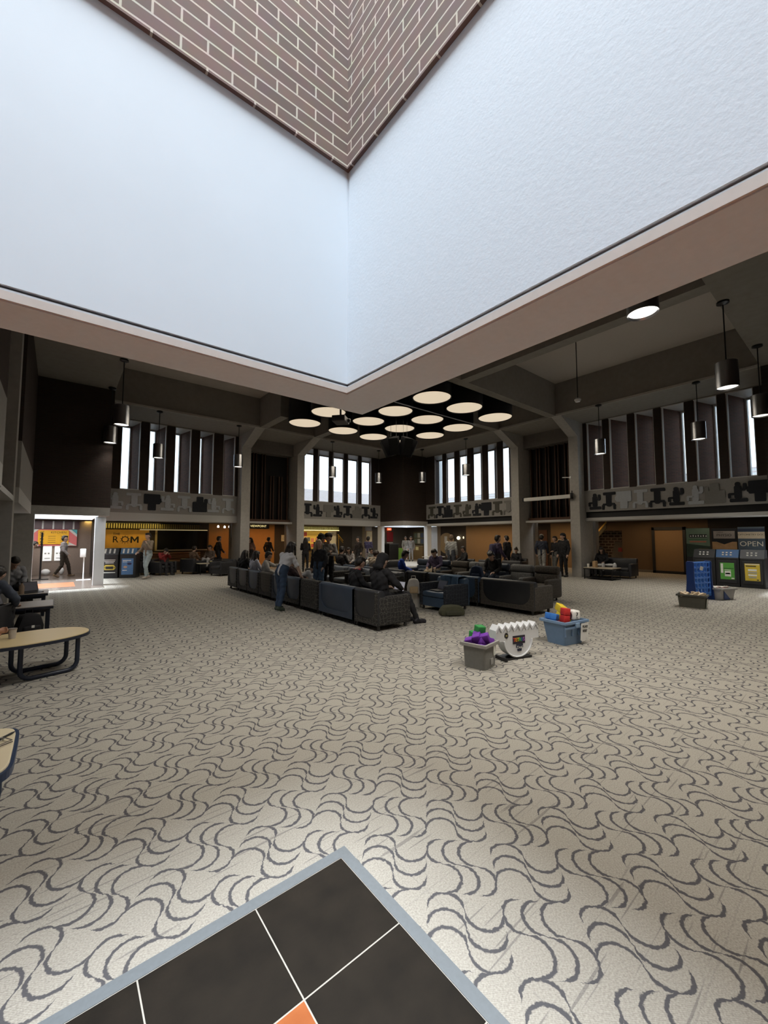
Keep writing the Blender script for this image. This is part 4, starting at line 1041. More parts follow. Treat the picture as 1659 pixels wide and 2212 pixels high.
bin_unit('bin with yellow poster and grey header, right recycling station', 18.02, 2.60, 0, .62, hg, M('poster_yellow', (.62, .46, .05), .6, var=.15), [(0, .765, .56, .02, pw), (.05, .70, .4, .03, pbk), (0, .56, .34, .06, pw), (0, .48, .36, .05, pgy), (0, .40, .34, .05, pw), (0, .33, .3, .04, pgy), (-.2, .26, .08, .03, pbk)])
# pull-up posters behind
def banner(lab, y, z1, w=.74):
    r = thing('standing_poster', lab, 'poster', (19.45, y, 0), R_(2), 'posters behind the right recycling station')
    MB().box(0, .03, -w/2, w/2, .15, z1, .004).obj('panel', black_m, r)
    MB().box(-.02, .08, -w/2-.02, w/2+.02, 0, .15, .01).obj('foot', blackm, r)
    return r
Q = lambda r, n, m_, y0, y1, z0, z1, d=.004: MB().box(-d, 0, y0, y1, z0, z1).obj(n, m_, r)
b1 = banner('green landscape poster with black title strip, left of three', 4.40, 2.03)
Q(b1, 'picture', M('pos_green', (.14, .20, .14), .7, var=.5, scale=2.5), -.37, .37, .9, 2.02)
MB().prism([(-.37, .9), (.37, .9), (.37, 1.42), (.1, 1.38), (-.2, 1.34), (-.37, 1.32)], -.008, -.0045, 'x').obj('hill', M('pos_dark_green', (.03, .05, .035), .7, var=.4), b1)
Q(b1, 'title_strip', pbk, -.28, .27, 1.66, 1.78, .008)
for i in range(7): MB().box(-.012, -.0085, .22-.08*i-.02, .22-.08*i+.02, 1.69, 1.75 if i % 2 else 1.735).obj('title_mark', pw, b1)
Q(b1, 'text_line', pgk, -.3, .3, 1.57, 1.59, .008); Q(b1, 'text_line', M('pos_red', (.5, .16, .10), .7), -.26, .26, 1.47, 1.52, .008)
Q(b1, 'digger', M('pos_orange', (.75, .40, .03), .7), -.32, -.02, 1.10, 1.22, .009)
b2 = banner('dark physio poster with grey plate and orange picture, middle of three', 3.60, 2.0)
Q(b2, 'plate', M('pos_plate', (.30, .255, .22), .7), -.31, .31, 1.62, 1.90)
text('lettering', 'PHYSIO', .13, pbk, b2, (-.008, 0, 1.74), FACE['-x']); text('lettering', 'CAMPUS', .05, pbk, b2, (-.008, .12, 1.85), FACE['-x'])
Q(b2, 'picture', M('pos_sunset', (.42, .24, .11), .7, var=.7, scale=3), -.36, .36, 1.1, 1.5)
MB().prism([(-.36, 1.56), (.36, 1.56), (0, 1.40)], -.01, -.0045, 'x').obj('point', black_m, b2)
b3 = banner('blue poster reading OPEN in large letters, right of three', 2.84, 2.05)
Q(b3, 'sheet', M('pos_slate', (.075, .10, .125), .7, var=.1), -.36, .36, .9, 2.04)
Q(b3, 'band', M('pos_cream', (.60, .50, .36), .7, var=.12), -.36, .36, 1.62, 1.86, .008)
text('lettering', 'OPTOMETRY DOC', .085, pbk, b3, (-.011, 0, 1.76), FACE['-x'])
Q(b3, 'navy_band', M('pos_navy', (.02, .03, .06), .7), -.36, .36, 1.88, 1.98, .008)
text('lettering', 'OPEN', .25, M('pos_letters', (.78, .72, .58), .6), b3, (-.008, 0, 1.42), FACE['-x'])
tag(MB().box(20.2, 20.5, 1.6, 2.36, 0, 2.4).obj('column_wrap', M('wrap_red', (.16, .05, .035), .7, var=.6, scale=6)), 'reddish patterned panel at the right edge behind the bins', 'panel')

# ------------------------------------------------------------------ recycling station on the left
def left_bin(lab, x, y, head, kind):
    r = thing('recycling_bin', lab, 'bin', (x, y, 0), R_(-22), 'waste bins at the kitchen doorway')
    w = .60
    MB().box(-w/2, w/2, -.30, .30, 0, .98, .025).obj('cabinet', bin_m, r)
    hd_ = MB().prism([(-.28, .98), (.28, .98), (.28, 1.22), (-.16, 1.22)], -w/2+.01, w/2-.01, 'x').obj('header', head, r)
    for i in range(3):
        MB().box(-.03, .03, -.006, 0, -.10, .10).obj('pictogram', _M['picto_white'], hd_, loc=(-.18+.16*i, -.225, 1.10), rot=(-.45, 0, 0))
    if kind == 'black':
        for i, (w2, z) in enumerate(((.40, .73), (.36, .67), (.30, .61))): MB().box(-w2/2, w2/2, -.307, -.301, z, z+.03).obj('print', pw, r)
        MB().prism([(-.22, .42), (.22, .42), (.16, .34), (-.16, .34)], -.309, -.301, 'y').prism([(-.22, .44), (.22, .44), (.15, .55), (-.15, .55)], -.309, -.301, 'y').obj('emblem', M('emblem_yellow', (.62, .48, .08), .6), r)
        MB().box(-.13, .13, -.312, -.3095, .38, .48).obj('emblem_strip', pbk, r)
        MB().box(-.21, .21, -.307, -.301, .22, .25).obj('print', pw, r)
    else:
        MB().box(-.22, .20, -.310, -.301, .14, .80).obj('poster', M('poster_blue', (.10, .22, .45), .6, var=.2), r)
        MB().box(-.18, .12, -.314, -.3105, .70, .73).box(-.18, -.02, -.314, -.3105, .65, .67).box(-.18, -.02, -.314, -.3105, .30, .33).obj('print', pw, r)
        MB().prism(ellipse(.08, .05, 16), 0, .004, 'z', mat=Matrix.Translation((.06, -.3145, .58)) @ Matrix.Rotation(PI/2, 4, 'X')).obj('print', M('print_navy', (.03, .03, .10), .6), r)
        MB().prism(ellipse(.07, .05, 16), 0, .004, 'z', mat=Matrix.Translation((-.08, -.3145, .45)) @ Matrix.Rotation(PI/2, 4, 'X')).obj('print', M('print_peach', (.55, .35, .25), .6), r)
left_bin('black waste bin with white and yellow print beside the white post', 1.82, 20.02, bin_m, 'black')
left_bin('waste bin with blue poster beside the walking person', 2.42, 19.78, M('header_steel_blue', (.05, .12, .22), .5), 'blue')

# kitchen doorway
r = thing('kitchen_banner', 'wide coral and teal kitchen banner with orange menu board', 'banner', (-.12, 23.3, 1.28))
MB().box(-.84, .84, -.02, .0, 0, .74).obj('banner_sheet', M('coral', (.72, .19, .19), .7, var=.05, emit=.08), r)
for sx in (-1, 1):
    P = lambda *p: [(sx*a, b) for a, b in p]
    MB().prism(P((.84, .74), (.84, .40), (.50, .74)), -.028, -.0205, 'y').obj('white_corner', pw, r)
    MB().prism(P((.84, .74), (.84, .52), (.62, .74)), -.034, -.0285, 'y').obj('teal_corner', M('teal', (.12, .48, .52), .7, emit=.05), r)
    MB().prism(P((.84, 0), (.84, .0), (.62, .02), (.50, .0), (.50, .2)), -.028, -.0205, 'y').obj('white_corner', pw, r)
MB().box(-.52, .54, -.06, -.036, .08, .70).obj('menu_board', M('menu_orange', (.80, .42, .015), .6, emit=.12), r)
text('lettering', 'KITCHEN', .13, M('menu_brown', (.16, .06, .01), .6), r, (.18, -.064, .60), FACE['-y'])
m = MB()
for i in range(4): m.box(-.18, .08, -.064, -.0605, .16+i*.09, .175+i*.09).box(.25, .46, -.064, -.0605, .16+i*.09, .175+i*.09)
m.obj('menu_lines', _M['menu_brown'], r)
r = thing('entrance_glazing', 'upper window strip with white mullions above the kitchen banner', 'window', (-.3, 23.35, 2.04))
MB().box(-1.2, 1.1, -.01, .02, 0, .36).obj('dusk_pane', M('plum_glass', (.13, .07, .085), .3, var=.4, scale=5), r)
for i in range(6): MB().box(-.95+i*.36, -.89+i*.36, -.04, -.011, 0, .36).obj('mullion', white_paint, r)
for x, lab in ((-.30, 'left white taped door notice under the kitchen banner'), (.10, 'right white taped door notice under the kitchen banner')):
    r = thing('door_notice', lab, 'notice', (x, 23.36, .62))
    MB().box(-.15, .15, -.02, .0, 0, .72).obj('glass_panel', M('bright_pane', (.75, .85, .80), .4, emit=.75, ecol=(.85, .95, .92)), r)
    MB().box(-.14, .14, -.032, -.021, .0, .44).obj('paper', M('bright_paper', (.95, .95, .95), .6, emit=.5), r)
    MB().box(-.09, .10, -.036, -.0325, .10, .13).box(-.1, -.03, -.036, -.0325, .30, .36).box(.02, .08, -.036, -.0325, .30, .36).obj('print', pgy, r)
r = thing('sign_stand', 'black pole sign stand with vertical lettering before the kitchen', 'sign stand', (-.45, 20.85, 0))
MB().box(-.26, .26, -.16, .16, 0, .03, .006).obj('foot', blackm, r); MB().box(-.03, .03, -.02, .02, .03, 1.85).obj('pole', blackm, r)
text('lettering', 'DINNER', .17, black_m, r, (0, -.03, 1.60), (PI/2, -PI/2, 0))
r = thing('sanitizer_stand', 'white hand sanitizer dispenser on a slim white floor stand', 'dispenser', (.86, 19.66, 0))
MB().box(-.22, .24, -.14, .14, 0, .018, .005).obj('foot', white_paint, r); MB().tube([(0, 0, .018), (0, 0, .92)], .022, 12).obj('pole', white_paint, r, True)
MB().box(-.13, .06, -.08, .06, .88, 1.22, .03, 3).obj('dispenser', M('dispenser_white', (.8, .8, .78), .35), r, True)
r = thing('bag', 'round glossy pale cushions by the kitchen door', 'cushion', (-.32, 22.9, 0))
MB().ball((0, 0, .15), .15, (1.1, .8, .95)).ball((.55, .1, .17), .12, (.7, .8, 1.3)).obj('cushion_body', white_paint, r, True)

# ------------------------------------------------------------------ games on the carpet
def rbox(m, c, s, rot, bev, mi=0):
    m.box(-s[0]/2, s[0]/2, -s[1]/2, s[1]/2, -s[2]/2, s[2]/2, bev, 3, mi, Matrix.Translation(c) @ Euler(rot).to_matrix().to_4x4()); return m
foam = lambda n, c: M('foam_'+n, c, .7, var=.06, scale=40, bump=.05)
def tote(name, lab, cat, loc, rz, w, d, h, m_body, m_rim, taper=.04, parts=None):
    r = thing(name, lab, cat, (loc[0], loc[1], 0), rz)
    t = .012
    m = MB(); b = m.bm
    def ring(k, z, ins): return [b.verts.new((sx*(w/2-k-ins), sy*(d/2-k-ins), z)) for sx, sy in ((-1, -1), (1, -1), (1, 1), (-1, 1))]
    A = ring(taper, .0, 0); B = ring(0, h, 0); Cc = ring(0, h, t); D = ring(taper, .02, t)
    b.faces.new(A[::-1]); b.faces.new(D)
    for P, Q_ in ((A, B), (B, Cc), (Cc, D)):
        for i in range(4): b.faces.new((P[i], P[(i+1) % 4], Q_[(i+1) % 4], Q_[i]))
    bmesh.ops.recalc_face_normals(b, faces=b.faces)
    bmesh.ops.bevel(b, geom=[e for e in b.edges if abs((e.verts[0].co-e.verts[1].co).z) > h*.5], offset=.035, segments=3, affect='EDGES', profile=.5)
    m.obj('tub', m_body, r, True)
    m = MB()
    for (x0, x1, y0, y1) in ((-w/2-.025, w/2+.025, -d/2-.025, -d/2+.004), (-w/2-.025, w/2+.025, d/2-.004, d/2+.025), (-w/2-.025, -w/2+.004, -d/2, d/2), (w/2-.004, w/2+.025, -d/2, d/2)):
        m.box(x0, x1, y0, y1, h-.035, h+.008, .006)
    m.obj('rim', m_rim, r)
    return r
# blue tub
tm = M('tub_blue', (.16, .26, .42), .45, var=.08)
bt = tote('storage_tub', 'blue plastic storage tub with taped paper note and foam blocks', 'storage tub', (6.31, 3.20), R_(-9), .54, .42, .36, tm, M('tub_blue_rim', (.20, .31, .48), .4), .05)
m = MB()
for x in (-.24, -.08, .08, .24): m.box(x-.012, x+.012, -.205, -.185, .14, .30, .004)
m.box(-.28, .28, -.225, -.20, .25, .29, .006).obj('rib', tm, bt)
MB().box(-.05, .04, -.25, -.215, .27, .34, .008).obj('latch', M('tub_latch', (.24, .36, .52), .4), bt)
nt_ = MB().prism([(-.10, 0), (-.05, -.03), (.02, -.02), (.06, .03), (.08, -.01), (.10, .02), (.09, .26), (-.10, .25)], -.002, .002, 'y').obj('paper_note', M('note_white', (.82, .82, .80), .7, var=.03), bt, loc=(.15, -.240, .07), rot=(.04, .05, .03))
text('lettering', 'PLEASE', .055, pbk, nt_, (0, -.004, .20), FACE['-y'], xs=.8); text('lettering', 'RESET', .055, pbk, nt_, (0, -.004, .135), FACE['-y'], xs=.8)
def block(name, lab, m_, cubes, loc, rot, s=.10, grp=None):
    """foam piece made of joined cubes"""
    r = MB()
    for c in cubes: rbox(r, Vector(c)*s, (s, s, s), (0, 0, 0), .012)
    o = r.obj(name, m_, None, True, loc, rot)
    return tag(o, lab, 'foam block', grp)
red, yel, blu, pur, grn = foam('red', (.62, .03, .03)), foam('yellow', (.80, .58, .03)), foam('blue', (.04, .20, .62)), foam('purple', (.16, .03, .36)), foam('green', (.03, .26, .06))
GB = 'foam blocks in the tubs'
block('foam_block', 'red stacked foam block in front in the blue tub', red, [(0, 0, 0), (0, 0, -1), (0, 0, -2), (.0, 1, -2)], (6.24, 3.14, .49), (0, .1, R_(-25)), .11, GB)
block('foam_block', 'bright blue foam block at the left in the blue tub', blu, [(0, 0, 0), (1, 0, 0), (0, 0, -1), (1, 1, 0)], (6.16, 3.29, .40), (.1, .2, R_(15)), .10, GB)
block('foam_block', 'yellow foam block on top of the blue tub', yel, [(0, 0, 0), (0, 1, 0), (1, 0, -1), (0, 0, -1)], (6.40, 3.27, .49), (.15, .25, R_(-40)), .11, GB)
dd = thing('foam_dice', 'white foam die with a black question mark in the blue tub', 'foam die', (6.38, 3.08, .435), R_(-22))
MB().box(-.075, .075, -.075, .075, -.075, .075, .03, 4).obj('die_body', M('foam_white', (.82, .80, .76), .7), dd, True)
text('lettering', '?', .13, pbk, dd, (.0, -.077, 0), FACE['-y']); 
MB().lathe([(0, 0), (.055, 0), (.055, .003), (0, .003)], 20, mat=Matrix.Translation((-.0755, 0, 0)) @ Matrix.Rotation(-PI/2, 4, 'Y')).obj('dark_spot', M('die_spot', (.14, .07, .09), .7), dd)
MB().box(-.004, .0, -.012, .012, -.035, .035, mat=Matrix.Translation((-.079, 0, 0)) @ Matrix.Rotation(.6, 4, 'X')).obj('die_stroke', pbk, dd)
# grey tub
gm = M('tub_grey', (.21, .21, .20), .7, var=.1, scale=30)
gt = tote('storage_tub', 'grey lined storage tub with purple and green foam blocks', 'storage tub', (4.30, 3.31), R_(10), .34, .32, .31, gm, M('liner_grey', (.32, .31, .29), .8, var=.2, scale=30), .015)
MB().box(.05, .095, -.172, -.160, .15, .27).obj('label', pw, gt); MB().box(-.02, .05, -.163, -.150, .05, .12).obj('sticker', M('sticker_grey', (.36, .36, .34), .7), gt)
block('foam_block', 'purple foam block heaped in the grey tub', pur, [(0, 0, 0), (1, 0, -.15), (0, 1, 0), (-1, 0, -.2)], (4.27, 3.33, .345), (.2, -.3, R_(-62)), .105, GB)
block('foam_block', 'second purple foam block at the front of the grey tub', pur, [(0, 0, 0), (0, 0, -1), (1, 0, 0)], (4.30, 3.27, .330), (-.3, .3, R_(-20)), .105, GB)
block('foam_block', 'green foam block standing tallest out of the grey tub', grn, [(0, 0, 0), (0, 0, -1), (0, 1, -1), (0, 0, -2)], (4.40, 3.38, .43), (.1, .06, R_(-20)), .115, GB)
# board game: white tower rack with zig-zag top and round lower half
gw = M('game_white', (.78, .80, .83), .45, var=.03)
gb = thing('game_board', 'large white tabletop game stand with zig-zag top on a dark foot', 'game', (4.98, 3.24, 0), R_(-16))
W = .37
prof = []
nT = 7
tw = 2*W/nT
prof.append((-W, .25)); prof.append((-W, .40))
for i in range(nT):
    x = -W+i*tw; prof.append((x+tw*.5, .47)); 
    if i < nT-1: prof.append((x+tw, .41))
prof.append((W, .40)); prof.append((W, .25)); prof.append((.24, .25))
for i in range(15):
    a = -.0-PI*i/14; prof.append((.24*math.cos(a), .25+.225*math.sin(a)))
clean = [prof[0]]
for p in prof[1:]:
    if (Vector(p)-Vector(clean[-1])).length > 1e-4: clean.append(p)
prof = clean
MB().prism(prof[::-1], -.07, .07, 'y').obj('stand_body', gw, gb)
rim = [(.24*math.cos(-PI*i/20), -.078, .25+.222*math.sin(-PI*i/20)) for i in range(21)]
MB().tube(rim, .012, 8).obj('rounded_rim', gw, gb, True)
m = MB()
for i in range(nT):
    x = -W+i*tw
    m.prism([(x+.01, .375), (x+tw*.5, .445), (x+tw-.01, .375), (x+tw-.018, .372), (x+tw*.5, .43), (x+.018, .372)], -.078, -.0705, 'y')
m.obj('tooth_outline', M('game_shadow', (.36, .37, .38), .6), gb)
MB().box(-.09, .12, -.076, -.0705, .20, .31).obj('logo_plate', M('plate_black', (.02, .015, .03), .5), gb)
lp = [(.75, .08, .05), (.85, .35, .03), (.80, .65, .05), (.10, .45, .12), (.08, .25, .65), (.40, .10, .5)]
for i, ch in enumerate('TETRIS'):
    text('lettering', ch, .068, M('logo_%d' % i, lp[i], .5, emit=.1), gb, (-.068+i*.033, -.078, .255), FACE['-y'])
MB().prism([(-.03, .20), (.08, .20), (.085, .15), (.06, .14), (.055, .10), (-.01, .10), (-.015, .14), (-.035, .15)], -.077, -.0705, 'y').obj('logo_badge', M('badge_navy', (.02, .025, .06), .5), gb)
text('lettering', 'Dual', .05, pw, gb, (.024, -.079, .152), FACE['-y'])
MB().prism(ellipse(.03, .038, 20), -.078, -.0705, 'y', mat=Matrix.Translation((-.20, 0, .325))).obj('round_seal', pbk, gb)
MB().box(-.013, .013, -.081, -.0785, -.008, .008, mat=Matrix.Translation((-.20, 0, .325))).obj('seal_mark', M('seal_gold', (.45, .38, .12), .5), gb)
MB().box(-.22, .22, -.10, .10, 0, .026, .006).obj('foot_bar', blackm, gb); MB().box(-.28, -.24, -.15, .15, 0, .05, .008).obj('cross_foot', blackm, gb)

# connect-four frame, crate of blocks and its neighbour
cf_m = M('frame_blue', (.08, .27, .80), .4, var=.06); cf_d = M('frame_blue_dark', (.012, .045, .21), .4)
cf = thing('drop_disc_game', 'tall blue plastic drop-disc game frame standing on the carpet', 'game', (13.32, 3.02, 0), R_(-16))
b = bmesh.new(); m = MB()
cw, chh = 5, 6
m2 = MB()
x0, z0, dx, dz = -.36, .18, .145, .135
# lattice bars with rounded openings
for i in range(cw+1): m2.box(x0+i*dx-.016, x0+i*dx+.016, -.02, .02, z0, z0+chh*dz, .004)
for j in range(chh+1): m2.box(x0, x0+cw*dx, -.02, .02, z0+j*dz-.016, z0+j*dz+.016, .004)
for i in range(cw):
    for j in range(chh):
        for sx, sz in ((0, 0), (1, 0), (0, 1), (1, 1)):
            cx_, cz_ = x0+(i+sx)*dx, z0+(j+sz)*dz
            qx, qz = (1 if sx == 0 else -1), (1 if sz == 0 else -1)
            m2.prism([(cx_, cz_), (cx_+qx*.05, cz_), (cx_, cz_+qz*.05)], -.018, .018, 'y')
lat = m2.obj('lattice', cf_m, cf, loc=(0, -.05, 0))
lat2 = lat.copy(); C.objects.link(lat2); lat2.parent = cf; lat2.location = (0, .05, 0)
for s in (-1, 1):
    MB().prism([(-.13, 0), (.13, 0), (.09, .5), (.09, 1.0), (.06, 1.03), (-.06, 1.03), (-.09, 1.0), (-.09, .5)], s*.385-.022, s*.385+.022, 'x', bev=.008).obj('side_post', cf_d, cf)
MB().box(-.38, .38, -.07, .07, .10, .16, .01).obj('bottom_bar', cf_m, cf)
MB().box(-.412, -.408, -.05, .02, .86, .96).obj('tag', pw, cf, rot=(.3, 0, 0))
ck = tote('crate', 'grey-green crate of wooden blocks before the blue game frame', 'crate', (11.80, 2.83), R_(-84), .54, .36, .30, M('crate_olive', (.12, .12, .10), .6), M('crate_rim', (.09, .09, .08), .6), .025)
MB().box(.262, .268, -.12, .12, .05, .24).obj('label_sheet', pw, ck, rot=(0, .08, 0))
wb = M('block_wood', (.66, .54, .38), .6, var=.12)
first = None
for i in range(26):
    a = R_(-84); lx, ly = random.uniform(-.20, .20), random.uniform(-.11, .11)
    p = Vector((11.80+lx*math.cos(a)-ly*math.sin(a), 2.83+lx*math.sin(a)+ly*math.cos(a), .275+random.uniform(0, .085)*(1-abs(lx)*2)))
    rot = (random.uniform(-.5, .5), random.uniform(-.5, .5), random.uniform(0, 3))
    if first is None:
        first = MB().box(-.08, .08, -.028, .028, -.02, .02, .004).obj('wooden_block', wb); o = first
    else:
        o = first.copy(); C.objects.link(o)
    o.location = p; o.rotation_euler = rot
    tag(o, 'pale wooden stacking block heaped in the grey-green crate', 'wooden block', 'wooden blocks in the crate')
c2 = tote('crate', 'white crate behind the blue game frame with pale pieces on top', 'crate', (13.95, 2.72), R_(-20), .60, .40, .30, M('crate_white', (.55, .54, .53), .6), M('crate_white_rim', (.45, .44, .43), .6), .04)
MB().prism([(-.08, .02), (.16, .02), (-.08, .24)], -.21, -.203, 'y').obj('blue_patch', cf_d, c2, loc=(-.12, 0, 0))
for i in range(7):
    o = tag(MB().box(-.09, .09, -.03, .03, -.012, .012, .004).obj('game_piece', pw if i % 2 else M('piece_pink', (.6, .42, .38), .6)), 'pale flat game piece on top of the white crate', 'game piece', 'pieces on the white crate')
    o.location = (13.80+.055*i, 2.78-.03*i+random.uniform(-.05, .05), .31+.008*(i % 3)); o.rotation_euler = (random.uniform(-.2, .2), random.uniform(-.25, .25), random.uniform(0, 3))

# ------------------------------------------------------------------ bags, laptops, cup and other small things
def laptop(lab, loc, rz, open_=100, m_scr=None, s=1.0):
    r = thing('laptop', lab, 'laptop', loc, rz)
    MB().box(-.16*s, .16*s, -.11*s, .11*s, 0, .016, .004).obj('keyboard_base', M('laptop_grey', (.06, .06, .065), .4, .5), r)
    T = Matrix.Translation((0, .11*s, .016)) @ Matrix.Rotation(R_(90-open_), 4, 'X')
    ld = MB().box(-.16*s, .16*s, -.005, .004, 0, .215*s, .003, mat=T).obj('screen_lid', M('laptop_dark', (.02, .02, .024), .4), r)
    MB().box(-.147*s, .147*s, -.0065, -.0052, .012, .203*s, mat=T).obj('display', m_scr or M('display_dim', (.16, .16, .20), .3), ld)
    return r
laptop('laptop with pale page on screen on the lap of the hooded person', (5.30, 6.16, .545), R_(90-180), 105, M('display_page', (.55, .55, .62), .3, emit=.25))
laptop('dark laptop lid on the farther left table', (-.36, 11.42, .486), R_(25), 112)
laptop('dark laptop lid on the nearer left table', (-.66, 9.50, .476), R_(60), 110)
laptop('open laptop held up on the seat of the blue vinyl chair', (6.82, 6.42, .44), R_(-100), 110, M('display_blue', (.10, .10, .14), .3))
def bottle(lab, loc, m_, h=.22, r_=.035):
    r = thing('bottle', lab, 'bottle', loc)
    MB().lathe([(0, 0), (r_, 0), (r_, h*.62), (r_*.45, h*.82), (r_*.45, h*.9), (0, h*.9)], 16).obj('bottle_body', m_, r, True); MB().lathe([(0, h*.9), (r_*.5, h*.9), (r_*.5, h), (0, h)], 12).obj('cap', black_m, r)
bottle('clear bottle with brown drink on the farther left table', (-.52, 11.22, .486), M('drink_brown', (.30, .22, .16), .2), .25, .045)
bottle('small dark bottle on the white low table', (9.15, 8.8, .471), black_m)
r = thing('paper_cup', 'pale paper cup held by a hand on the oval table', 'cup', (-.36, 6.50, .463))
MB().lathe([(0, 0), (.030, 0), (.040, .105), (.036, .105), (.027, .006), (0, .006)], 24).obj('cup_body', M('cup_paper', (.46, .42, .38), .6, var=.2, scale=30), r, True); MB().lathe([(0, .105), (.043, .105), (.042, .118), (0, .12)], 24).obj('lid', M('cup_lid', (.25, .22, .2), .5), r, True)
r = thing('glasses', 'folded silver-framed glasses lying on the cream table', 'glasses', (-.235, 3.16, .502), R_(35))
for s in (-1, 1): MB().tube([(s*.033+.028*math.cos(t*PI/8), .0+.02*math.sin(t*PI/8), .012) for t in range(16)], .0035, 6, closed=True).obj('lens_rim', chrome, r)
MB().tube([(-.06, 0, .012), (-.062, -.07, .006), (.05, -.085, .006)], .003, 6).tube([(.06, 0, .012), (.062, -.06, .006), (-.05, -.07, .010)], .003, 6).obj('temple', chrome, r)
r = thing('pen', 'dark pen lying beside the glasses on the cream table', 'pen', (-.19, 3.22, .507), R_(50))
MB().tube([(-.06, 0, 0), (.05, 0, 0), (.07, 0, 0)], [.006, .006, .002], 8).obj('pen_body', black_m, r)

def bag(lab, loc, rz, w, d, h, m_, strap=True, flap=None, name='backpack', tilt=0, cat='backpack'):
    r = thing(name, lab, cat, (loc[0], loc[1], loc[2]), rz)
    r.rotation_euler = (tilt, 0, rz)
    m = MB(); m.prism([(-w/2, 0), (w/2, 0), (w*.52, h*.45), (w*.36, h*.92), (0, h), (-w*.36, h*.92), (-w*.52, h*.45)], -d/2, d/2, 'y', bev=.04).obj('bag_body', m_, r, True)
    MB().box(-w*.34, w*.34, -d/2-.05, -d/2+.01, h*.06, h*.5, .03, 3).obj('front_pocket', flap or m_, r, True)
    if strap:
        MB().tube([(-.05, d*.2, h*.96), (-.045, d*.2, h+.05), (.045, d*.2, h+.05), (.05, d*.2, h*.96)], .010, 8).obj('handle', m_, r, True)
        for s in (-1, 1): MB().tube([(s*w*.25, d*.5, h*.9), (s*w*.32, d*.5+.07, h*.55), (s*w*.28, d*.5+.01, h*.1)], .016, 8).obj('strap', m_, r, True)
    return r
bk = bag('black backpack with small white tag beside the nearer left table', (-.30, 9.0, 0), R_(20), .34, .22, .40, M('bag_black', (.012, .012, .016), .8, var=.3))
MB().box(-.02, .02, -.17, -.162, .17, .21).obj('tag', pw, bk)
bag('olive canvas bag slumped on the carpet before the blue vinyl chair', (6.60, 5.80, 0), R_(-30), .52, .24, .22, M('canvas_olive', (.075, .075, .045), .9, var=.3, scale=8, bump=.3), False, M('canvas_olive_dark', (.055, .055, .035), .9), 'canvas_bag', 0, 'bag')
bag('grey and white backpack propped on the white bin', (6.60, 6.98, .33), R_(-40), .30, .20, .36, M('bag_pale', (.50, .49, .47), .8, var=.3, scale=9), True, M('bag_beige', (.52, .40, .25), .8))
bag('navy backpack standing on the seats behind the black loveseat', (8.95, 6.95, .47), R_(-70), .34, .22, .42, M('bag_navy', (.022, .04, .09), .8, var=.2))
r = thing('waste_bin', 'white plastic waste bin beside the pale backpack', 'bin', (6.78, 7.06, 0))
MB().lathe([(0, 0), (.12, 0), (.155, .34), (.165, .35), (.15, .35), (.115, .02), (0, .02)], 28).obj('bin_body', M('bin_white', (.62, .60, .56), .5), r, True)
r = thing('denim_jacket', 'blue denim jacket draped over the back of the blue vinyl chair', 'jacket', (7.24, 6.36, 0))
m = MB(); den = M('denim', (.075, .14, .23), .85, var=.25, scale=14, bump=.2)
nu, nv = 18, 14
vs = [[None]*(nv+1) for _ in range(nu+1)]
for i in range(nu+1):
    for j in range(nv+1):
        u, v = i/nu, j/nv
        y = (u-.5)*.56*(1-.10*abs(v-.5))
        s = (v-.45)*.62; fold = .014*math.sin(u*23+v*4)+.008*math.sin(u*41)
        if s < -.06: x, z = -.075-fold-.04*(-.06-s), .735+(s+.06)
        elif s > .06: x, z = .22+fold, .735-(s-.06)
        else: x, z = -.075+(s+.06)/.12*.295, .735+.01*math.cos(s*20)
        vs[i][j] = m.bm.verts.new((x, y, z+.003*math.sin(u*30)))
for i in range(nu):
    for j in range(nv): m.bm.faces.new((vs[i][j], vs[i+1][j], vs[i+1][j+1], vs[i][j+1]))
o = m.obj('jacket_body', den, r, True); md = o.modifiers.new('s', 'SOLIDIFY'); md.thickness = .014
MB().box(-.10, .22, -.14, .14, .745, .765, .01).obj('collar', den, r, True)
r = thing('paper_bag', 'small brown paper bag on the low table before the black couch', 'paper bag', (16.85, 7.20, .461))
MB().prism([(-.10, 0), (.10, 0), (.095, .24), (.05, .255), (-.03, .24), (-.095, .25)], -.06, .06, 'y').obj('bag_body', M('kraft', (.42, .28, .15), .8, var=.1), r)
r = thing('takeaway_cup', 'white takeaway cup left of the paper bag', 'cup', (16.75, 7.42, .461))
MB().lathe([(0, 0), (.035, 0), (.045, .12), (0, .12)], 16).obj('cup_body', pw, r, True); MB().lathe([(0, .12), (.048, .12), (.046, .135), (0, .137)], 16).obj('lid', pw, r, True)
r = thing('jacket', 'white jacket thrown over the seat of the black couch', 'jacket', (17.72, 6.95, .45))
m = MB()
for c, s in (((0, 0, .07), (1.3, 1.9, .55)), ((-.12, -.2, .02), (.8, .6, 1.4)), ((-.16, .22, .0), (.7, .5, 1.5)), ((-.06, .38, .06), (.8, 1.2, .5))): m.ball(c, .12, s)
o = m.obj('jacket_body', M('jacket_white', (.55, .55, .56), .9, var=.15, scale=9), r, True)
r = thing('notebook', 'stack of pale papers on the white table by the far doorway', 'papers', (14.1, 13.6, .741))
MB().box(-.15, .15, -.11, .11, 0, .03, .004).obj('paper_stack', pw, r); MB().box(-.10, .12, -.1, .1, .0302, .05, .004).obj('cover', M('cover_cream', (.7, .62, .35), .6), r)
r = thing('takeaway_cup', 'white cup on the table behind the cream top', 'cup', (10.35, 13.45, .701))
MB().lathe([(0, 0), (.035, 0), (.045, .13), (0, .13)], 16).obj('cup_body', pw, r, True); MB().lathe([(0, .13), (.048, .13), (.046, .145), (0, .147)], 16).obj('lid', pw, r, True)
r = thing('snack_tub', 'small yellow tub on the pale lounge table', 'tub', (5.5, 19.25, .501))
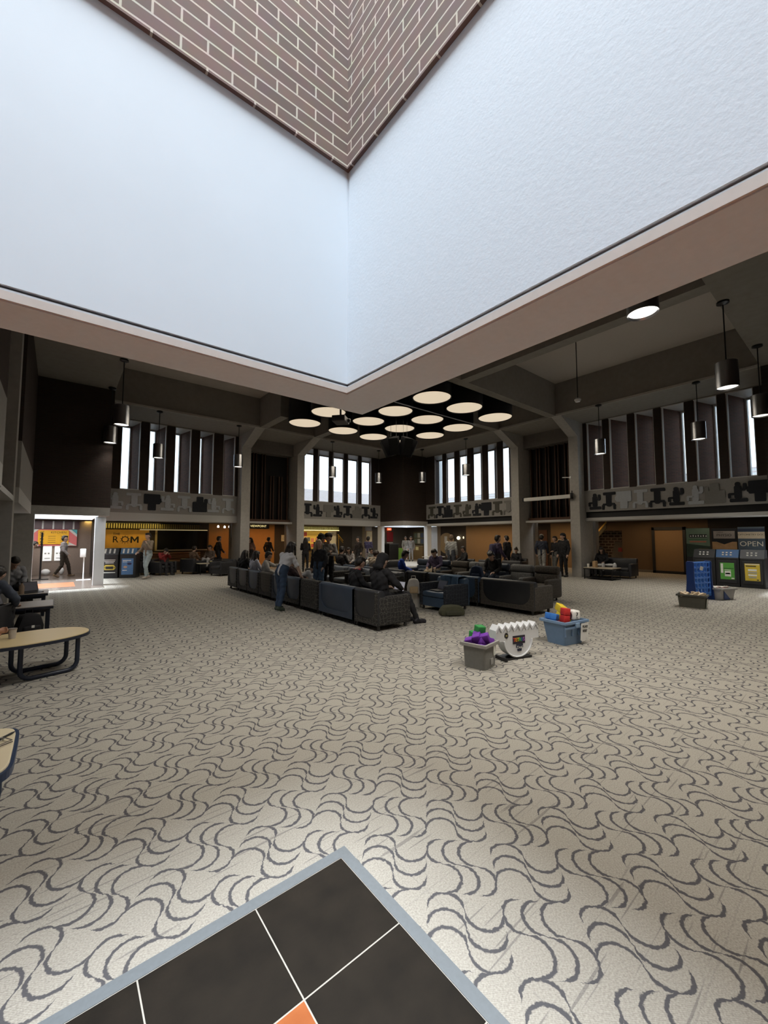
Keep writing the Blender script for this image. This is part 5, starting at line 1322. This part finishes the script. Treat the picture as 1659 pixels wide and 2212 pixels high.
MB().lathe([(0, 0), (.05, 0), (.06, .09), (0, .09)], 16).obj('tub_body', M('snack_yellow', (.5, .45, .15), .5), r, True); MB().lathe([(0, .09), (.062, .09), (.06, .1), (0, .101)], 16).obj('lid', pw, r, True)
# ------------------------------------------------------------------ people
def capsule_bm(bm, a, b, ra, rb, n=12, k=3):
    a, b = Vector(a), Vector(b); d = b-a; L = d.length
    d = d/L if L > 1e-6 else Vector((0, 0, 1))
    u = d.cross(Vector((0, 0, 1)) if abs(d.z) < .9 else Vector((1, 0, 0))).normalized(); v = d.cross(u)
    rings = []
    prof = []
    for i in range(1, k+1):
        t = PI/2*i/k; prof.append((a-d*ra*math.cos(t), ra*math.sin(t)))
    for i in range(k):
        t = PI/2*i/k; prof.append((b+d*rb*math.sin(t), rb*math.cos(t)))
    for p, r in prof:
        rings.append([bm.verts.new(p+u*r*math.cos(2*PI*j/n)+v*r*math.sin(2*PI*j/n)) for j in range(n)])
    s, e = bm.verts.new(a-d*ra), bm.verts.new(b+d*rb)
    for j in range(n):
        q = (j+1) % n
        bm.faces.new((s, rings[0][q], rings[0][j])); bm.faces.new((e, rings[-1][j], rings[-1][q]))
        for A, B in zip(rings, rings[1:]): bm.faces.new((A[j], A[q], B[q], B[j]))

def fuse(caps, vox, smooth=3):
    """union of tapered capsules as one continuous skin"""
    bm = bmesh.new()
    for c in caps: capsule_bm(bm, c[0], c[1], c[2], c[3])
    bmesh.ops.recalc_face_normals(bm, faces=bm.faces)
    me = bpy.data.meshes.new('tmp'); bm.to_mesh(me); bm.free()
    o = bpy.data.objects.new('tmp', me); C.objects.link(o)
    md = o.modifiers.new('r', 'REMESH'); md.mode = 'VOXEL'; md.voxel_size = vox; md.use_smooth_shade = True
    if smooth:
        sm = o.modifiers.new('s', 'SMOOTH'); sm.iterations = smooth; sm.factor = .5
    dg = bpy.context.evaluated_depsgraph_get()
    out = bpy.data.meshes.new_from_object(o.evaluated_get(dg))
    bpy.data.objects.remove(o); bpy.data.meshes.remove(me)
    return out

def seg_dist(p, a, b):
    d = b-a; t = 0 if d.length_squared < 1e-9 else max(0, min(1, (p-a).dot(d)/d.length_squared))
    return (p-(a+d*t)).length

def V(*a): return Vector(a)
STAND = dict(pelvis=V(0, 0, .95), waist=V(0, 0, 1.10), chest=V(.0, 0, 1.29), neck=V(.0, 0, 1.46), head=V(.02, 0, 1.61),
             hip=V(0, .085, .90), knee=V(.02, .10, .49), ank=V(-.02, .105, .085), toe=V(.14, .12, .035),
             sh=V(0, .175, 1.405), el=V(-.03, .235, 1.13), wr=V(.06, .225, .90), ha=V(.10, .215, .82))
SIT = dict(pelvis=V(0, 0, .535), waist=V(-.03, 0, .68), chest=V(-.05, 0, .87), neck=V(-.03, 0, 1.035), head=V(.03, 0, 1.17),
           hip=V(.04, .09, .52), knee=V(.44, .13, .52), ank=V(.44, .13, .09), toe=V(.60, .15, .035),
           sh=V(-.04, .175, .975), el=V(.06, .24, .74), wr=V(.27, .17, .65), ha=V(.34, .13, .64))

def person(lab, x, y, rz, base='stand', pose=None, H=1.72, z=0., skin=(.50, .33, .25), top=(.1, .1, .1), bottom=(.03, .04, .07), shoe=(.03, .03, .03),
           hair=(.015, .011, .009), style='short', sleeves=True, vox=.014, bulk=1., hat=None, group=None, hoodie=False, names=('jacket', 'trousers'), face=True, cull=None, fingers=True, shorts=False):
    """pose: dict of joint overrides; a key with suffix L or R moves one side only"""
    src = STAND if base == 'stand' else SIT
    s = H/1.75
    J = {}
    for k_, v in src.items():
        if k_ in ('pelvis', 'waist', 'chest', 'neck', 'head'): J[k_] = v.copy()
        else: J[k_+'L'] = v.copy(); J[k_+'R'] = V(v.x, -v.y, v.z)
    for k_, v in (pose or {}).items():
        if k_[0] == '_': continue
        v = Vector(v)
        if k_ in J: J[k_] = v
        else: J[k_+'L'] = v.copy(); J[k_+'R'] = V(v.x, -v.y, v.z)
    for k_ in J: J[k_] = J[k_]*s
    caps = []
    def cp(a, b, ra, rb, l): caps.append((a if isinstance(a, Vector) else J[a], b if isinstance(b, Vector) else J[b], ra*s, rb*s, l))
    bk = bulk
    fwd = (J['head']-J['neck']); fwd.z = 0
    side = (J['shL']-J['shR']).normalized()
    hipax = (J['hipL']-J['hipR']).normalized()
    up = (J['neck']-J['chest']).normalized(); front = side.cross(up)*1.0
    # torso
    for sg in (1, -1):
        cp(J['pelvis']+hipax*.065*s*sg, J['waist']+side*.055*s*sg, .105, .092*bk, 'top' if False else 'hips')
        cp(J['waist']+side*.055*s*sg, J['chest']+side*.075*s*sg, .092*bk, .105*bk, 'top')
        cp(J['chest']+side*.075*s*sg, J['neck']+side*.07*s*sg-up*.06*s, .100*bk, .060, 'top')
    cp('pelvis', 'chest', .10, .10, 'top')
    cp('chest', J['neck']-up*.05*s, .09, .065, 'top')
    cp(J['neck']-up*.05*s, J['neck'].lerp(J['head'], .55), .056, .052, 'skin')
    # head: cranium, face, jaw, nose, ears
    hd = J['head']; hup = (hd-J['neck']).normalized()
    hf = side.cross(hup); hf = (pose or {}).get('_look', None) or hf
    hf = Vector(hf); hf = (hf-hup*hf.dot(hup)).normalized(); hs = hup.cross(hf)
    cp(hd+hup*.035*s-hf*.012*s, hd+hup*.035*s+hf*.018*s, .094, .086, 'skin')
    cp(hd+hf*.03*s, hd-hup*.075*s+hf*.055*s, .070, .042, 'skin')
    cp(hd+hf*.100*s+hup*.005*s, hd+hf*.116*s-hup*.022*s, .010, .014, 'skin')
    for sg in (1, -1): cp(hd+hs*.084*s*sg, hd+hs*.088*s*sg-hup*.03*s, .018, .012, 'skin')
    for L_ in 'LR':
        sg = 1 if L_ == 'L' else -1
        cp('hip'+L_, 'knee'+L_, .088*bk, .060, 'leg'); cp('knee'+L_, 'ank'+L_, .060, .042, 'leg')
        cp('ank'+L_, J['ank'+L_]+V(0, 0, -.02*s), .044, .044, 'shoe')
        heel = J['ank'+L_]-(J['toe'+L_]-J['ank'+L_]).normalized()*.03*s; heel.z = J['ank'+L_].z-.045*s
        cp(heel, 'toe'+L_, .040, .034, 'shoe')
        cp('sh'+L_, 'el'+L_, .057*bk, .044*bk, 'arm'); cp('el'+L_, 'wr'+L_, .044*bk, .031, 'fore')
        # hand: palm, four fingers and a thumb
        w, h = J['wr'+L_], J['ha'+L_]
        d = (h-w).normalized(); ax = d.cross(V(0, 0, 1))
        ax = ax.normalized() if ax.length > .2 else V(0, sg, 0)
        if (pose or {}).get('_palm'+L_): ax = Vector(pose['_palm'+L_]).normalized()
        nrm = ax.cross(d).normalized()
        cp(w+d*.01*s, w+d*.075*s, .027, .030, 'hand')
        if fingers:
            curl = (pose or {}).get('_curl'+L_, .35)
            for i, (off, ln) in enumerate(((-.030, .066), (-.011, .076), (.010, .071), (.029, .055))):
                p0 = w+(d*.085+ax*off)*s; p1 = p0+(d*math.cos(curl)-nrm*math.sin(curl))*ln*.5*s
                p2 = p1+(d*math.cos(curl*2.3)-nrm*math.sin(curl*2.3))*ln*.5*s
                cp(p0, p1, .0105, .0095, 'hand'); cp(p1, p2, .0095, .008, 'hand')
            t0 = w+(d*.02-ax*.028)*s; t1 = t0+(d*.03-ax*.022-nrm*.008)*s; t2 = t1+(d*.03-ax*.004-nrm*.012)*s
            cp(t0, t1, .013, .011, 'hand'); cp(t1, t2, .011, .0095, 'hand')
        else:
            cp(w+d*.07*s, h+d*.06*s, .026, .018, 'hand')
    root = thing('person', lab, 'person', (x, y, z), rz, group)
    me = fuse(caps, vox)
    sk = M('skin_%d' % int(skin[0]*100), skin, .55, var=.06)
    me.materials.clear(); me.materials.append(sk)
    for p in me.polygons: p.use_smooth = True
    me.name = 'body'
    body = bpy.data.objects.new('body', me); C.objects.link(body); body.parent = root
    # clothing as shells that follow the skin
    import numpy as np
    co = np.empty(len(me.vertices)*3, dtype=np.float32); me.vertices.foreach_get('co', co); co = co.reshape(-1, 3)
    best = np.full(len(co), 9., dtype=np.float32); bi = np.zeros(len(co), dtype=int)
    for i_, c in enumerate(caps):
        a = np.array(c[0]); d_ = np.array(c[1])-a; L2 = max(1e-9, float(d_ @ d_))
        t = np.clip((co-a) @ d_/L2, 0, 1)
        q_ = np.linalg.norm(co-a-t[:, None]*d_, axis=1)-(c[2]+(c[3]-c[2])*t)
        mk = q_ < best; best[mk] = q_[mk]; bi[mk] = i_
    lab_of = [caps[i_][4] for i_ in bi]
    TOPS = {'top', 'arm'} | ({'fore'} if sleeves else set())
    def shell(name, labs, off, m_, sel=None):
        keep = [p for p in me.polygons if sum(lab_of[i] in labs for i in p.vertices)*2 >= len(p.vertices) and (sel is None or sel(me.vertices[p.vertices[0]].co))]
        if not keep: return None
        idx = {}; vs = []; fs = []
        for p in keep:
            f = []
            for i in p.vertices:
                if i not in idx:
                    idx[i] = len(vs); v = me.vertices[i]
                    wob = .004*math.sin(v.co.z*55+v.co.y*37)+.003*math.sin(v.co.x*70+v.co.z*31)
                    vs.append(v.co+v.normal*(off+wob))
                f.append(idx[i])
            fs.append(f)
        m2 = bpy.data.meshes.new(name); m2.from_pydata(vs, [], fs); m2.materials.append(m_)
        for p in m2.polygons: p.use_smooth = True
        o = bpy.data.objects.new(name, m2); C.objects.link(o); o.parent = root
        md = o.modifiers.new('s', 'SOLIDIFY'); md.thickness = .006; md.offset = -1
        return o
    cn = lambda c: '%d_%d_%d' % tuple(int(v*100) for v in c)
    shell(names[0], TOPS, .013, M('cloth_'+cn(top), top, .85, var=.14, scale=12, bump=.15))
    wl = {'leg', 'hips'}
    shell(names[1], wl, .010, M('cloth_'+cn(bottom), bottom, .85, var=.14, scale=12, bump=.15), (lambda co: co.z > .48*s) if shorts else None)
    for sg, n_ in ((1, 'L'), (-1, 'R')):
        a = J['ank'+n_]; o_ = J['ank'+('R' if n_ == 'L' else 'L')]
        shell('shoe', {'shoe'}, .007, M('shoe_'+cn(shoe), shoe, .6), lambda co, a=a, o_=o_: (co-a).length < (co-o_).length)
    # hair
    hm = M('hair_'+cn(hair), hair, .5, var=.3, scale=30)
    hc = hd+hup*.04*s
    q = lambda f_, s_, u_: hd+(hf*f_+hs*s_+hup*u_)*s
    hcaps = []
    def hp(a, b, ra, rb): hcaps.append((a, b, ra*s, rb*s))
    if style in ('short', 'long', 'bun', 'messy'):
        hp(q(-.03, 0, .055), q(.015, 0, .075), .095, .080); hp(q(-.045, .03, .0), q(-.045, -.03, .0), .075, .075); hp(q(-.04, 0, -.03), q(-.04, 0, -.06), .062, .05)
        for sg in (1, -1): hp(q(-.02, .07*sg, .045), q(-.015, .078*sg, .0), .035, .022)
    if style == 'messy':
        for i in range(9):
            a = i*.7; hp(q(-.02+.05*math.cos(a), .05*math.sin(a), .10), q(.0+.07*math.cos(a), .07*math.sin(a), .125), .035, .022)
    if style == 'long':
        back = -hf; down = V(0, 0, -1); hl = .20 if base == 'sit' else .27
        for sg in (-1, -.4, .4, 1):
            p0 = q(-.06, .055*sg, .02); p1 = p0+(back*.035+down*.15+hs*.03*sg)*s; p2 = p1+(back*.03+down*hl+hs*.012*sg)*s
            hp(p0, p1, .052, .052); hp(p1, p2, .050, .028)
        for sg in (1, -1):
            p0 = q(.015, .085*sg, .03); hp(p0, p0+(down*.20+hs*.02*sg)*s, .028, .024)
    if style == 'bun': hp(q(-.11, 0, .10), q(-.12, 0, .10), .05, .05)
    if hcaps:
        hmsh = fuse(hcaps, max(.009, vox*.9), 2); hmsh.materials.clear(); hmsh.materials.append(hm); hmsh.name = 'hair'
        for p in hmsh.polygons: p.use_smooth = True
        o = bpy.data.objects.new('hair', hmsh); C.objects.link(o); o.parent = root
    if style == 'hood' or hat:
        col = hat[1] if hat else top
        kind = hat[0] if hat else 'hood'
        kc = []
        kp = lambda a, b, ra, rb: kc.append((a, b, ra*s, rb*s))
        if kind == 'hood':
            kp(q(-.035, 0, .05), q(.0, 0, .065), .108, .100); kp(q(-.05, 0, .0), q(-.06, 0, -.09), .098, .085); kp(q(-.08, .07, -.13), q(-.08, -.07, -.13), .055, .055)
        elif kind == 'cap':
            kp(q(-.02, 0, .065), q(.01, 0, .07), .098, .092); kp(q(.10, .04, .065), q(.10, -.04, .065), .022, .022); kp(q(.14, .025, .058), q(.14, -.025, .058), .018, .018)
        elif kind == 'beret':
            kp(q(-.04, .03, .10), q(.03, -.03, .11), .088, .080); kp(q(-.02, .06, .09), q(.02, -.06, .09), .07, .07)
        elif kind == 'bucket':
            kp(q(-.02, 0, .085), q(.01, 0, .085), .098, .094)
            for i in range(10): kp(q(.13*math.cos(i*.628), .12*math.sin(i*.628), .045), q(.13*math.cos((i+1)*.628), .12*math.sin((i+1)*.628), .045), .020, .020)
        km = fuse(kc, max(.010, vox*.9), 3); km.materials.clear(); km.materials.append(M('cloth_'+cn(col), col, .85, var=.14, scale=12, bump=.15)); km.name = kind
        for p in km.polygons: p.use_smooth = True
        o = bpy.data.objects.new({'hood': 'hood', 'cap': 'peaked_cap', 'beret': 'beret', 'bucket': 'brimmed_hat'}[kind], km); C.objects.link(o); o.parent = root
    if face:
        for sg in (1, -1):
            c_ = q(.088, .032*sg, .018); MB().ball(c_, .0095*s, seg=8).obj('eye', M('eye_dark', (.03, .02, .018), .3), root, True)
        MB().tube([q(.096, .022, -.052), q(.103, 0, -.054), q(.096, -.022, -.052)], .0055*s, 6).obj('mouth', M('lip_tone', (.34, .15, .12), .6), root, True)
    return root, J

WALK = dict(kneeL=(.16, .09, .50), ankL=(.22, .09, .10), toeL=(.37, .09, .06), kneeR=(-.02, -.09, .49), ankR=(-.24, -.09, .14), toeR=(-.12, -.10, .035), elL=(-.12, .22, 1.14), wrL=(-.06, .21, .92), haL=(-.02, .2, .85), elR=(.06, -.22, 1.13), wrR=(.20, -.20, .96), haR=(.26, -.19, .92))
PHONE = dict(el=(.08, .22, 1.14), wr=(.25, .10, 1.20), ha=(.29, .06, 1.25))
BLK, DK, JEAN, LJEAN, GREY = (.014, .014, .017), (.028, .027, .030), (.045, .075, .13), (.22, .29, .36), (.30, .31, .32)
GP = 'people in the hall'
A_ = math.atan2
# girl in white top, leaning on the chair row, seen from behind
person('long-haired girl in white tank top and jeans leaning on the front chair row', 4.02, 8.66, R_(14), 'stand',
       dict(pelvis=(.0, -.02, .93), waist=(.06, -.04, 1.07), chest=(.13, -.05, 1.22), neck=(.20, -.05, 1.36), head=(.27, -.05, 1.50), sh=(.16, .165, 1.31), elR=(.26, -.28, 1.05), wrR=(.36, -.30, .82), haR=(.41, -.29, .765), elL=(.26, .25, 1.12), wrL=(.40, .14, 1.24), haL=(.45, .10, 1.28), kneeL=(.06, .10, .48), kneeR=(-.02, -.10, .48), ankR=(-.12, -.10, .11), toeR=(.0, -.11, .035)),
       1.66, skin=(.56, .40, .32), top=(.62, .63, .68), bottom=(.035, .062, .115), shoe=(.05, .07, .05), style='long', sleeves=False, vox=.011, names=('tank_top', 'jeans'))
person('blonde long-haired person in dark jacket and jeans standing behind the front chairs', 5.62, 9.72, R_(-150), 'stand', dict(_look=(.55, .75, 0), haL=(.12, .16, .86), wrL=(.08, .2, .93)), 1.60, skin=(.60, .44, .36), top=(.030, .032, .040), bottom=(.075, .13, .22), hair=(.52, .42, .27), style='long', vox=.012, names=('jacket', 'jeans'))
person('person in black brimmed hat and dark jacket standing behind the blonde person', 6.0, 10.3, R_(-20), 'stand', PHONE, 1.74, top=BLK, bottom=DK, style='short', hat=('bucket', BLK), vox=.013)
_, J_ = person('person in dark beret and grey hoodie with raised hands, standing right of the black hat', 6.42, 10.55, R_(-130), 'stand', dict(el=(.05, .26, 1.14), wr=(.17, .12, 1.14), ha=(.22, .07, 1.18)), 1.76, top=(.40, .41, .42), bottom=(.022, .023, .026), hat=('beret', (.035, .022, .018)), vox=.012, names=('hoodie', 'trousers'))
# seated in the front row
person('seated long-haired person in black at the far end of the front row', 4.80, 13.12, R_(20), 'sit', None, 1.66, top=BLK, bottom=DK, style='long', vox=.015)
person('seated person in white printed T-shirt, dark hair, second seat of the front row', 4.82, 12.24, R_(5), 'sit', None, 1.66, top=(.58, .60, .70), bottom=DK, style='long', vox=.014, names=('t_shirt', 'trousers'))
person('seated person reaching a pale sleeve out behind the girl in jeans', 4.84, 11.38, R_(-25), 'sit', dict(elL=(.2, .3, .85), wrL=(.42, .34, .86), haL=(.48, .34, .88)), 1.66, top=(.50, .49, .47), bottom=BLK, style='short', vox=.015)
person('seated person in black and white top with pale grey trousers right of the girl', 4.84, 9.60, R_(-30), 'sit', dict(knee=(.36, .10, .78), ank=(.52, .11, .42), toe=(.66, .12, .40), waist=(-.02, 0, .66), chest=(-.10, 0, .80), neck=(-.10, 0, .95), head=(-.06, 0, 1.09), sh=(-.10, .17, .90)), 1.66, top=(.05, .03, .035), bottom=(.42, .43, .45), style='short', vox=.014)
person('seated person in black jacket with red headphones around the neck, on the navy loveseat', 4.84, 6.82, R_(-15), 'sit', dict(head=(.07, 0, 1.15), neck=(.0, 0, 1.03)), 1.70, top=BLK, bottom=BLK, style='messy', vox=.011)
hr, hJ = person('person in black hood and black puffy jacket with laptop in the nearest chair', 4.82, 5.98, R_(6), 'sit', dict(elR=(.10, -.30, .76), wrR=(.32, -.20, .66), haR=(.40, -.15, .65), elL=(.1, .28, .76), wrL=(.32, .17, .66), haL=(.40, .12, .65), kneeR=(.52, -.17, .52), ankR=(.57, -.36, .09), toeR=(.73, -.42, .035), kneeL=(.54, .06, .54), ankL=(.62, -.10, .09), toeL=(.78, -.12, .035)), 1.80, top=(.015, .016, .019), bottom=(.010, .010, .012), shoe=(.012, .012, .018), style='hood', vox=.010, bulk=1.14, names=('puffy_jacket', 'trousers'))
MB().lathe([(.050, .105), (.058, .11), (.058, .17), (.050, .175)], 20, cx=.575, cy=-.178, sx=1.0).obj('sock', M('sock_white', (.62, .62, .62), .8), hr, True)
r = thing('headphones', 'red and black headphones worn around the neck on the navy loveseat', 'headphones', (4.86, 6.82, 1.0), R_(-15))
MB().tube([(.085*math.cos(R_(a)), .10*math.sin(R_(a)), 0) for a in range(-150, 151, 20)], .014, 8).obj('band', M('headphone_red', (.50, .03, .06), .4), r, True)
for sg in (1, -1): MB().ball((.05, .10*sg, 0), .035, (.8, .5, 1)).obj('ear_cup', black_m, r, True)
# middle rows
person('person in bright blue hoodie with dark hair seated in the middle row', 8.28, 9.22, R_(-40), 'sit', dict(head=(.06, 0, 1.16), neck=(-.02, 0, 1.03)), 1.70, top=(.025, .085, .48), bottom=DK, style='messy', vox=.012, names=('hoodie', 'trousers'))
person('person in cream top with brown hair seated with back turned', 8.26, 10.62, R_(10), 'sit', dict(head=(.07, 0, 1.14)), 1.68, top=(.62, .52, .40), bottom=DK, hair=(.04, .024, .015), style='short', vox=.014)
person('person in charcoal hoodie with dark hair seated with back turned, left of the cream top', 8.25, 12.62, R_(20), 'sit', None, 1.76, top=(.045, .042, .045), bottom=DK, style='messy', vox=.015)
person('seated long-haired person in white and black facing the camera', 9.6, 14.12, R_(220), 'sit', None, 1.66, top=(.36, .34, .34), bottom=BLK, style='long', vox=.016)
person('person in white hoodie hunched on a chair left of the far doorway', 11.6, 15.02, R_(200), 'sit', dict(chest=(.04, 0, .85), neck=(.12, 0, .98), head=(.20, 0, 1.09), sh=(.08, .17, .93)), 1.68, top=(.40, .42, .42), bottom=(.5, .5, .5), style='short', vox=.016)
person('person in purple sweater and beige trousers reading, seated facing left', 9.95, 9.45, R_(195), 'sit', dict(head=(.09, 0, 1.13), neck=(.01, 0, 1.02), chest=(-.02, 0, .87)), 1.76, top=(.085, .07, .135), bottom=(.55, .48, .36), style='short', vox=.012, skin=(.52, .35, .27), names=('sweater', 'trousers'))
person('person in black hoodie with white chest print seated among the high-back chairs', 9.98, 7.16, R_(190), 'sit', dict(head=(.11, 0, 1.11), neck=(.02, 0, 1.01)), 1.76, top=(.018, .018, .020), bottom=(.03, .045, .08), style='messy', vox=.012, skin=(.50, .34, .27), names=('hoodie', 'jeans'))
# standing and walking further back
person('person in pale grey hoodie standing with back turned left of the tan wall', 13.35, 11.72, R_(20), 'stand', None, 1.78, top=(.34, .35, .35), bottom=(.06, .07, .09), hair=(.16, .11, .07), style='short', vox=.015, names=('hoodie', 'trousers'))
person('seated person in dark clothes right of the pale grey hoodie', 13.92, 11.5, R_(150), 'sit', None, 1.70, top=DK, bottom=(.04, .05, .08), style='short', vox=.017)
pw_, _ = person('walking person in purple jacket with dark backpack before the tan wall', 12.3, 8.62, R_(-30), 'stand', WALK, 1.74, top=(.055, .04, .085), bottom=(.03, .03, .045), style='messy', vox=.014)
bag('dark purple backpack on the back of the walking person', (12.14, 8.72, .98), R_(240), .32, .16, .46, M('bag_purple', (.05, .045, .10), .8, var=.3), False, M('bag_purple_dark', (.035, .03, .07), .8))
person('dark-clothed person standing beside the crimson poster', 15.1, 10.1, R_(90), 'stand', None, 1.74, top=BLK, bottom=BLK, vox=.016)
r_ = make_chair('armchair', 'black armchair by the right column with a small person in it', 'armchair', (16.2, 10.35), R_(190), .8, vin_black, vin_black, vin_black, group='scattered dark armchairs')
person('small person in black seated left of the right columns', 16.2, 10.35, R_(195), 'sit', None, 1.60, top=BLK, bottom=DK, style='bun', vox=.016)
person('man in pale cap, navy vest and grey trousers walking between the right columns', 16.75, 9.42, R_(15), 'stand', WALK, 1.80, top=(.030, .036, .060), bottom=(.30, .30, .29), hat=('cap', (.36, .32, .26)), style='short', vox=.013, names=('vest', 'trousers'))
person('person in dark jacket and grey trousers beside the man with the cap', 17.05, 8.95, R_(160), 'stand', dict(kneeL=(.10, .09, .49), ankL=(.10, .09, .09), elL=(.10, .24, 1.16), wrL=(.30, .22, 1.08), haL=(.36, .21, 1.08)), 1.72, top=BLK, bottom=(.13, .13, .125), vox=.015)
person('tall person all in black with a hood standing at the right column', 16.72, 8.42, R_(170), 'stand', None, 1.84, top=(.010, .010, .012), bottom=(.008, .008, .010), style='hood', bulk=1.12, vox=.014)
person('long-haired person in black seated on the black couch behind the paper bag', 18.12, 7.45, R_(185), 'sit', None, 1.66, top=BLK, bottom=DK, style='long', vox=.016)
person('person in tan jacket, white shirt and pale jeans striding past the left bins', 2.88, 18.62, R_(215), 'stand', dict(kneeL=(.14, .07, .50), ankL=(.10, .05, .10), toeL=(.25, .05, .05), kneeR=(.02, -.09, .49), ankR=(-.12, -.09, .12), toeR=(.01, -.10, .035), elR=(.04, -.24, 1.15), wrR=(.24, -.22, 1.02), haR=(.31, -.21, .99), elL=(.10, .22, 1.15), wrL=(.18, .12, 1.34), haL=(.2, .1, 1.41)), 1.84, top=(.20, .155, .11), bottom=(.34, .41, .43), shoe=(.35, .3, .27), style='messy', vox=.013, names=('jacket', 'jeans'))
person('person in grey sweatshirt and dark trousers walking through the kitchen doorway', .25, 21.6, R_(-15), 'stand', WALK, 1.74, top=(.33, .31, .31), bottom=(.045, .035, .025), shoe=(.30, .20, .12), style='messy', vox=.014, names=('sweatshirt', 'trousers'))
person('person in khaki leaning at the left jamb of the kitchen doorway', -1.05, 22.3, R_(20), 'stand', dict(chest=(.2, 0, 1.2), neck=(.3, 0, 1.33), head=(.38, 0, 1.44), sh=(.22, .17, 1.28)), 1.66, top=(.30, .22, .14), bottom=(.2, .15, .1), vox=.016)
person('dark silhouette of a long-haired person before the yellow notice board', 9.42, 17.6, R_(60), 'stand', PHONE, 1.66, top=BLK, bottom=BLK, style='long', vox=.016)
person('person in dark coat walking left of the far tower pier', 12.15, 17.0, R_(180), 'stand', WALK, 1.70, top=(.03, .022, .02), bottom=BLK, vox=.016)
person('person in purple shirt and white trousers at the yellow stair rail', 12.75, 16.95, R_(30), 'stand', dict(elL=(.1, .2, 1.16), wrL=(.2, .1, 1.3), haL=(.24, .08, 1.36)), 1.72, top=(.06, .055, .13), bottom=(.34, .31, .33), vox=.016)
person('person in pale grey standing in the far doorway, left of two', 19.1, 21.0, R_(225), 'stand', WALK, 1.74, top=(.30, .29, .26), bottom=(.42, .40, .36), vox=.016, shorts=True)
person('person in light grey with dark print standing in the far doorway, right of two', 19.3, 20.65, R_(215), 'stand', None, 1.74, top=(.34, .33, .32), bottom=(.30, .29, .28), vox=.016)
# amber walkway
person('dark figure walking in front of the amber wall, left of the left column', 6.15, 20.35, R_(0), 'stand', WALK, 1.72, top=(.02, .014, .012), bottom=BLK, vox=.017)
person('dark long-haired figure at the amber wall, left of the pink-sleeved one', 7.55, 20.95, R_(180), 'stand', WALK, 1.66, top=(.03, .018, .014), bottom=BLK, style='long', vox=.017)
person('figure with pinkish coat and dark hair on the amber walkway', 8.15, 21.4, R_(200), 'stand', WALK, 1.66, top=(.22, .13, .11), bottom=BLK, style='long', vox=.017)
person('dark figure with backpack shape at the right of the amber wall', 9.15, 21.4, R_(20), 'stand', WALK, 1.68, top=(.02, .013, .011), bottom=BLK, vox=.017)
# left lounge
for x_, y_, a_, l_ in ((3.75, 20.2, -70, 'dark armchair holding the person in the red top'), (4.95, 20.0, 30, 'dark armchair holding the person in the brown jacket'), (5.75, 20.3, 215, 'dark armchair holding the person in grey trousers')):
    make_chair('armchair', l_, 'armchair', (x_, y_), R_(a_), .8, vin_black, vin_black, vin_black, group='scattered dark armchairs')
person('person in red top bent over a drink in the left lounge', 3.75, 20.2, R_(-70), 'sit', dict(head=(.16, 0, 1.08), neck=(.06, 0, 1.0), el=(.12, .22, .78), wr=(.26, .08, .92), ha=(.28, .05, .97)), 1.70, top=(.28, .03, .03), bottom=DK, style='short', vox=.016)
person('person in brown jacket seated in profile in the left lounge', 4.95, 20.0, R_(30), 'sit', None, 1.70, top=(.14, .09, .06), bottom=(.07, .065, .05), style='short', vox=.016)
person('person in tan jacket and pale grey trousers seated beside the pale lounge table', 5.75, 20.3, R_(225), 'sit', dict(knee=(.40, .12, .66), ank=(.50, .13, .30), toe=(.64, .14, .26)), 1.74, top=(.14, .105, .085), bottom=(.42, .41, .42), style='short', vox=.015)
person('person in dark clothes seated left of the red top, behind the striding person', 3.05, 21.0, R_(-60), 'sit', None, 1.70, top=BLK, bottom=BLK, vox=.017, z=.0)
make_chair('armchair', 'dark armchair behind the striding person in the left lounge', 'armchair', (3.05, 21.0), R_(-60), .8, vin_black, vin_black, vin_black, group='scattered dark armchairs')
# people at the left tables
for x_, y_, a_, l_ in ((-1.12, 6.62, 0, 'dark seat at the oval table'), (-.95, 8.62, 70, 'dark seat at the nearer left table'), (-.78, 12.30, -80, 'dark seat at the farther left table')):
    make_chair('armchair', l_, 'armchair', (x_, y_), R_(a_), .74, vin_black, vin_black, vin_black, group='seats at the left tables')
person('person whose hand holds a cup on the oval table at the left edge', -1.12, 6.62, R_(-4), 'sit', dict(chest=(.02, 0, .87), neck=(.08, 0, 1.02), head=(.17, 0, 1.14), sh=(.03, .175, .96), elR=(.34, -.24, .70), wrR=(.60, -.12, .575), haR=(.68, -.09, .575), _palmR=(.1, .2, 1), _curlR=.55), 1.74, skin=(.42, .22, .14), top=(.05, .085, .15), bottom=DK, vox=.009, names=('denim_shirt', 'trousers'))
person('person in blue-grey jacket bending forward at the nearer left table', -.86, 8.50, R_(62), 'sit', dict(chest=(.12, 0, .84), neck=(.22, 0, .97), head=(.33, 0, 1.06), sh=(.15, .18, .92), elR=(.34, -.26, .68), wrR=(.52, -.16, .56), haR=(.6, -.14, .55)), 1.76, top=(.075, .09, .125), bottom=BLK, style='short', vox=.011, bulk=1.1)
person('person in white-sleeved black jacket at the farther left table', -.78, 12.28, R_(-72), 'sit', dict(chest=(.08, 0, .86), neck=(.16, 0, 1.0), head=(.26, 0, 1.10), sh=(.10, .18, .95), elR=(.30, -.26, .72), wrR=(.50, -.16, .60), haR=(.58, -.13, .58)), 1.74, top=(.30, .31, .34), bottom=BLK, style='short', vox=.012, bulk=1.1)
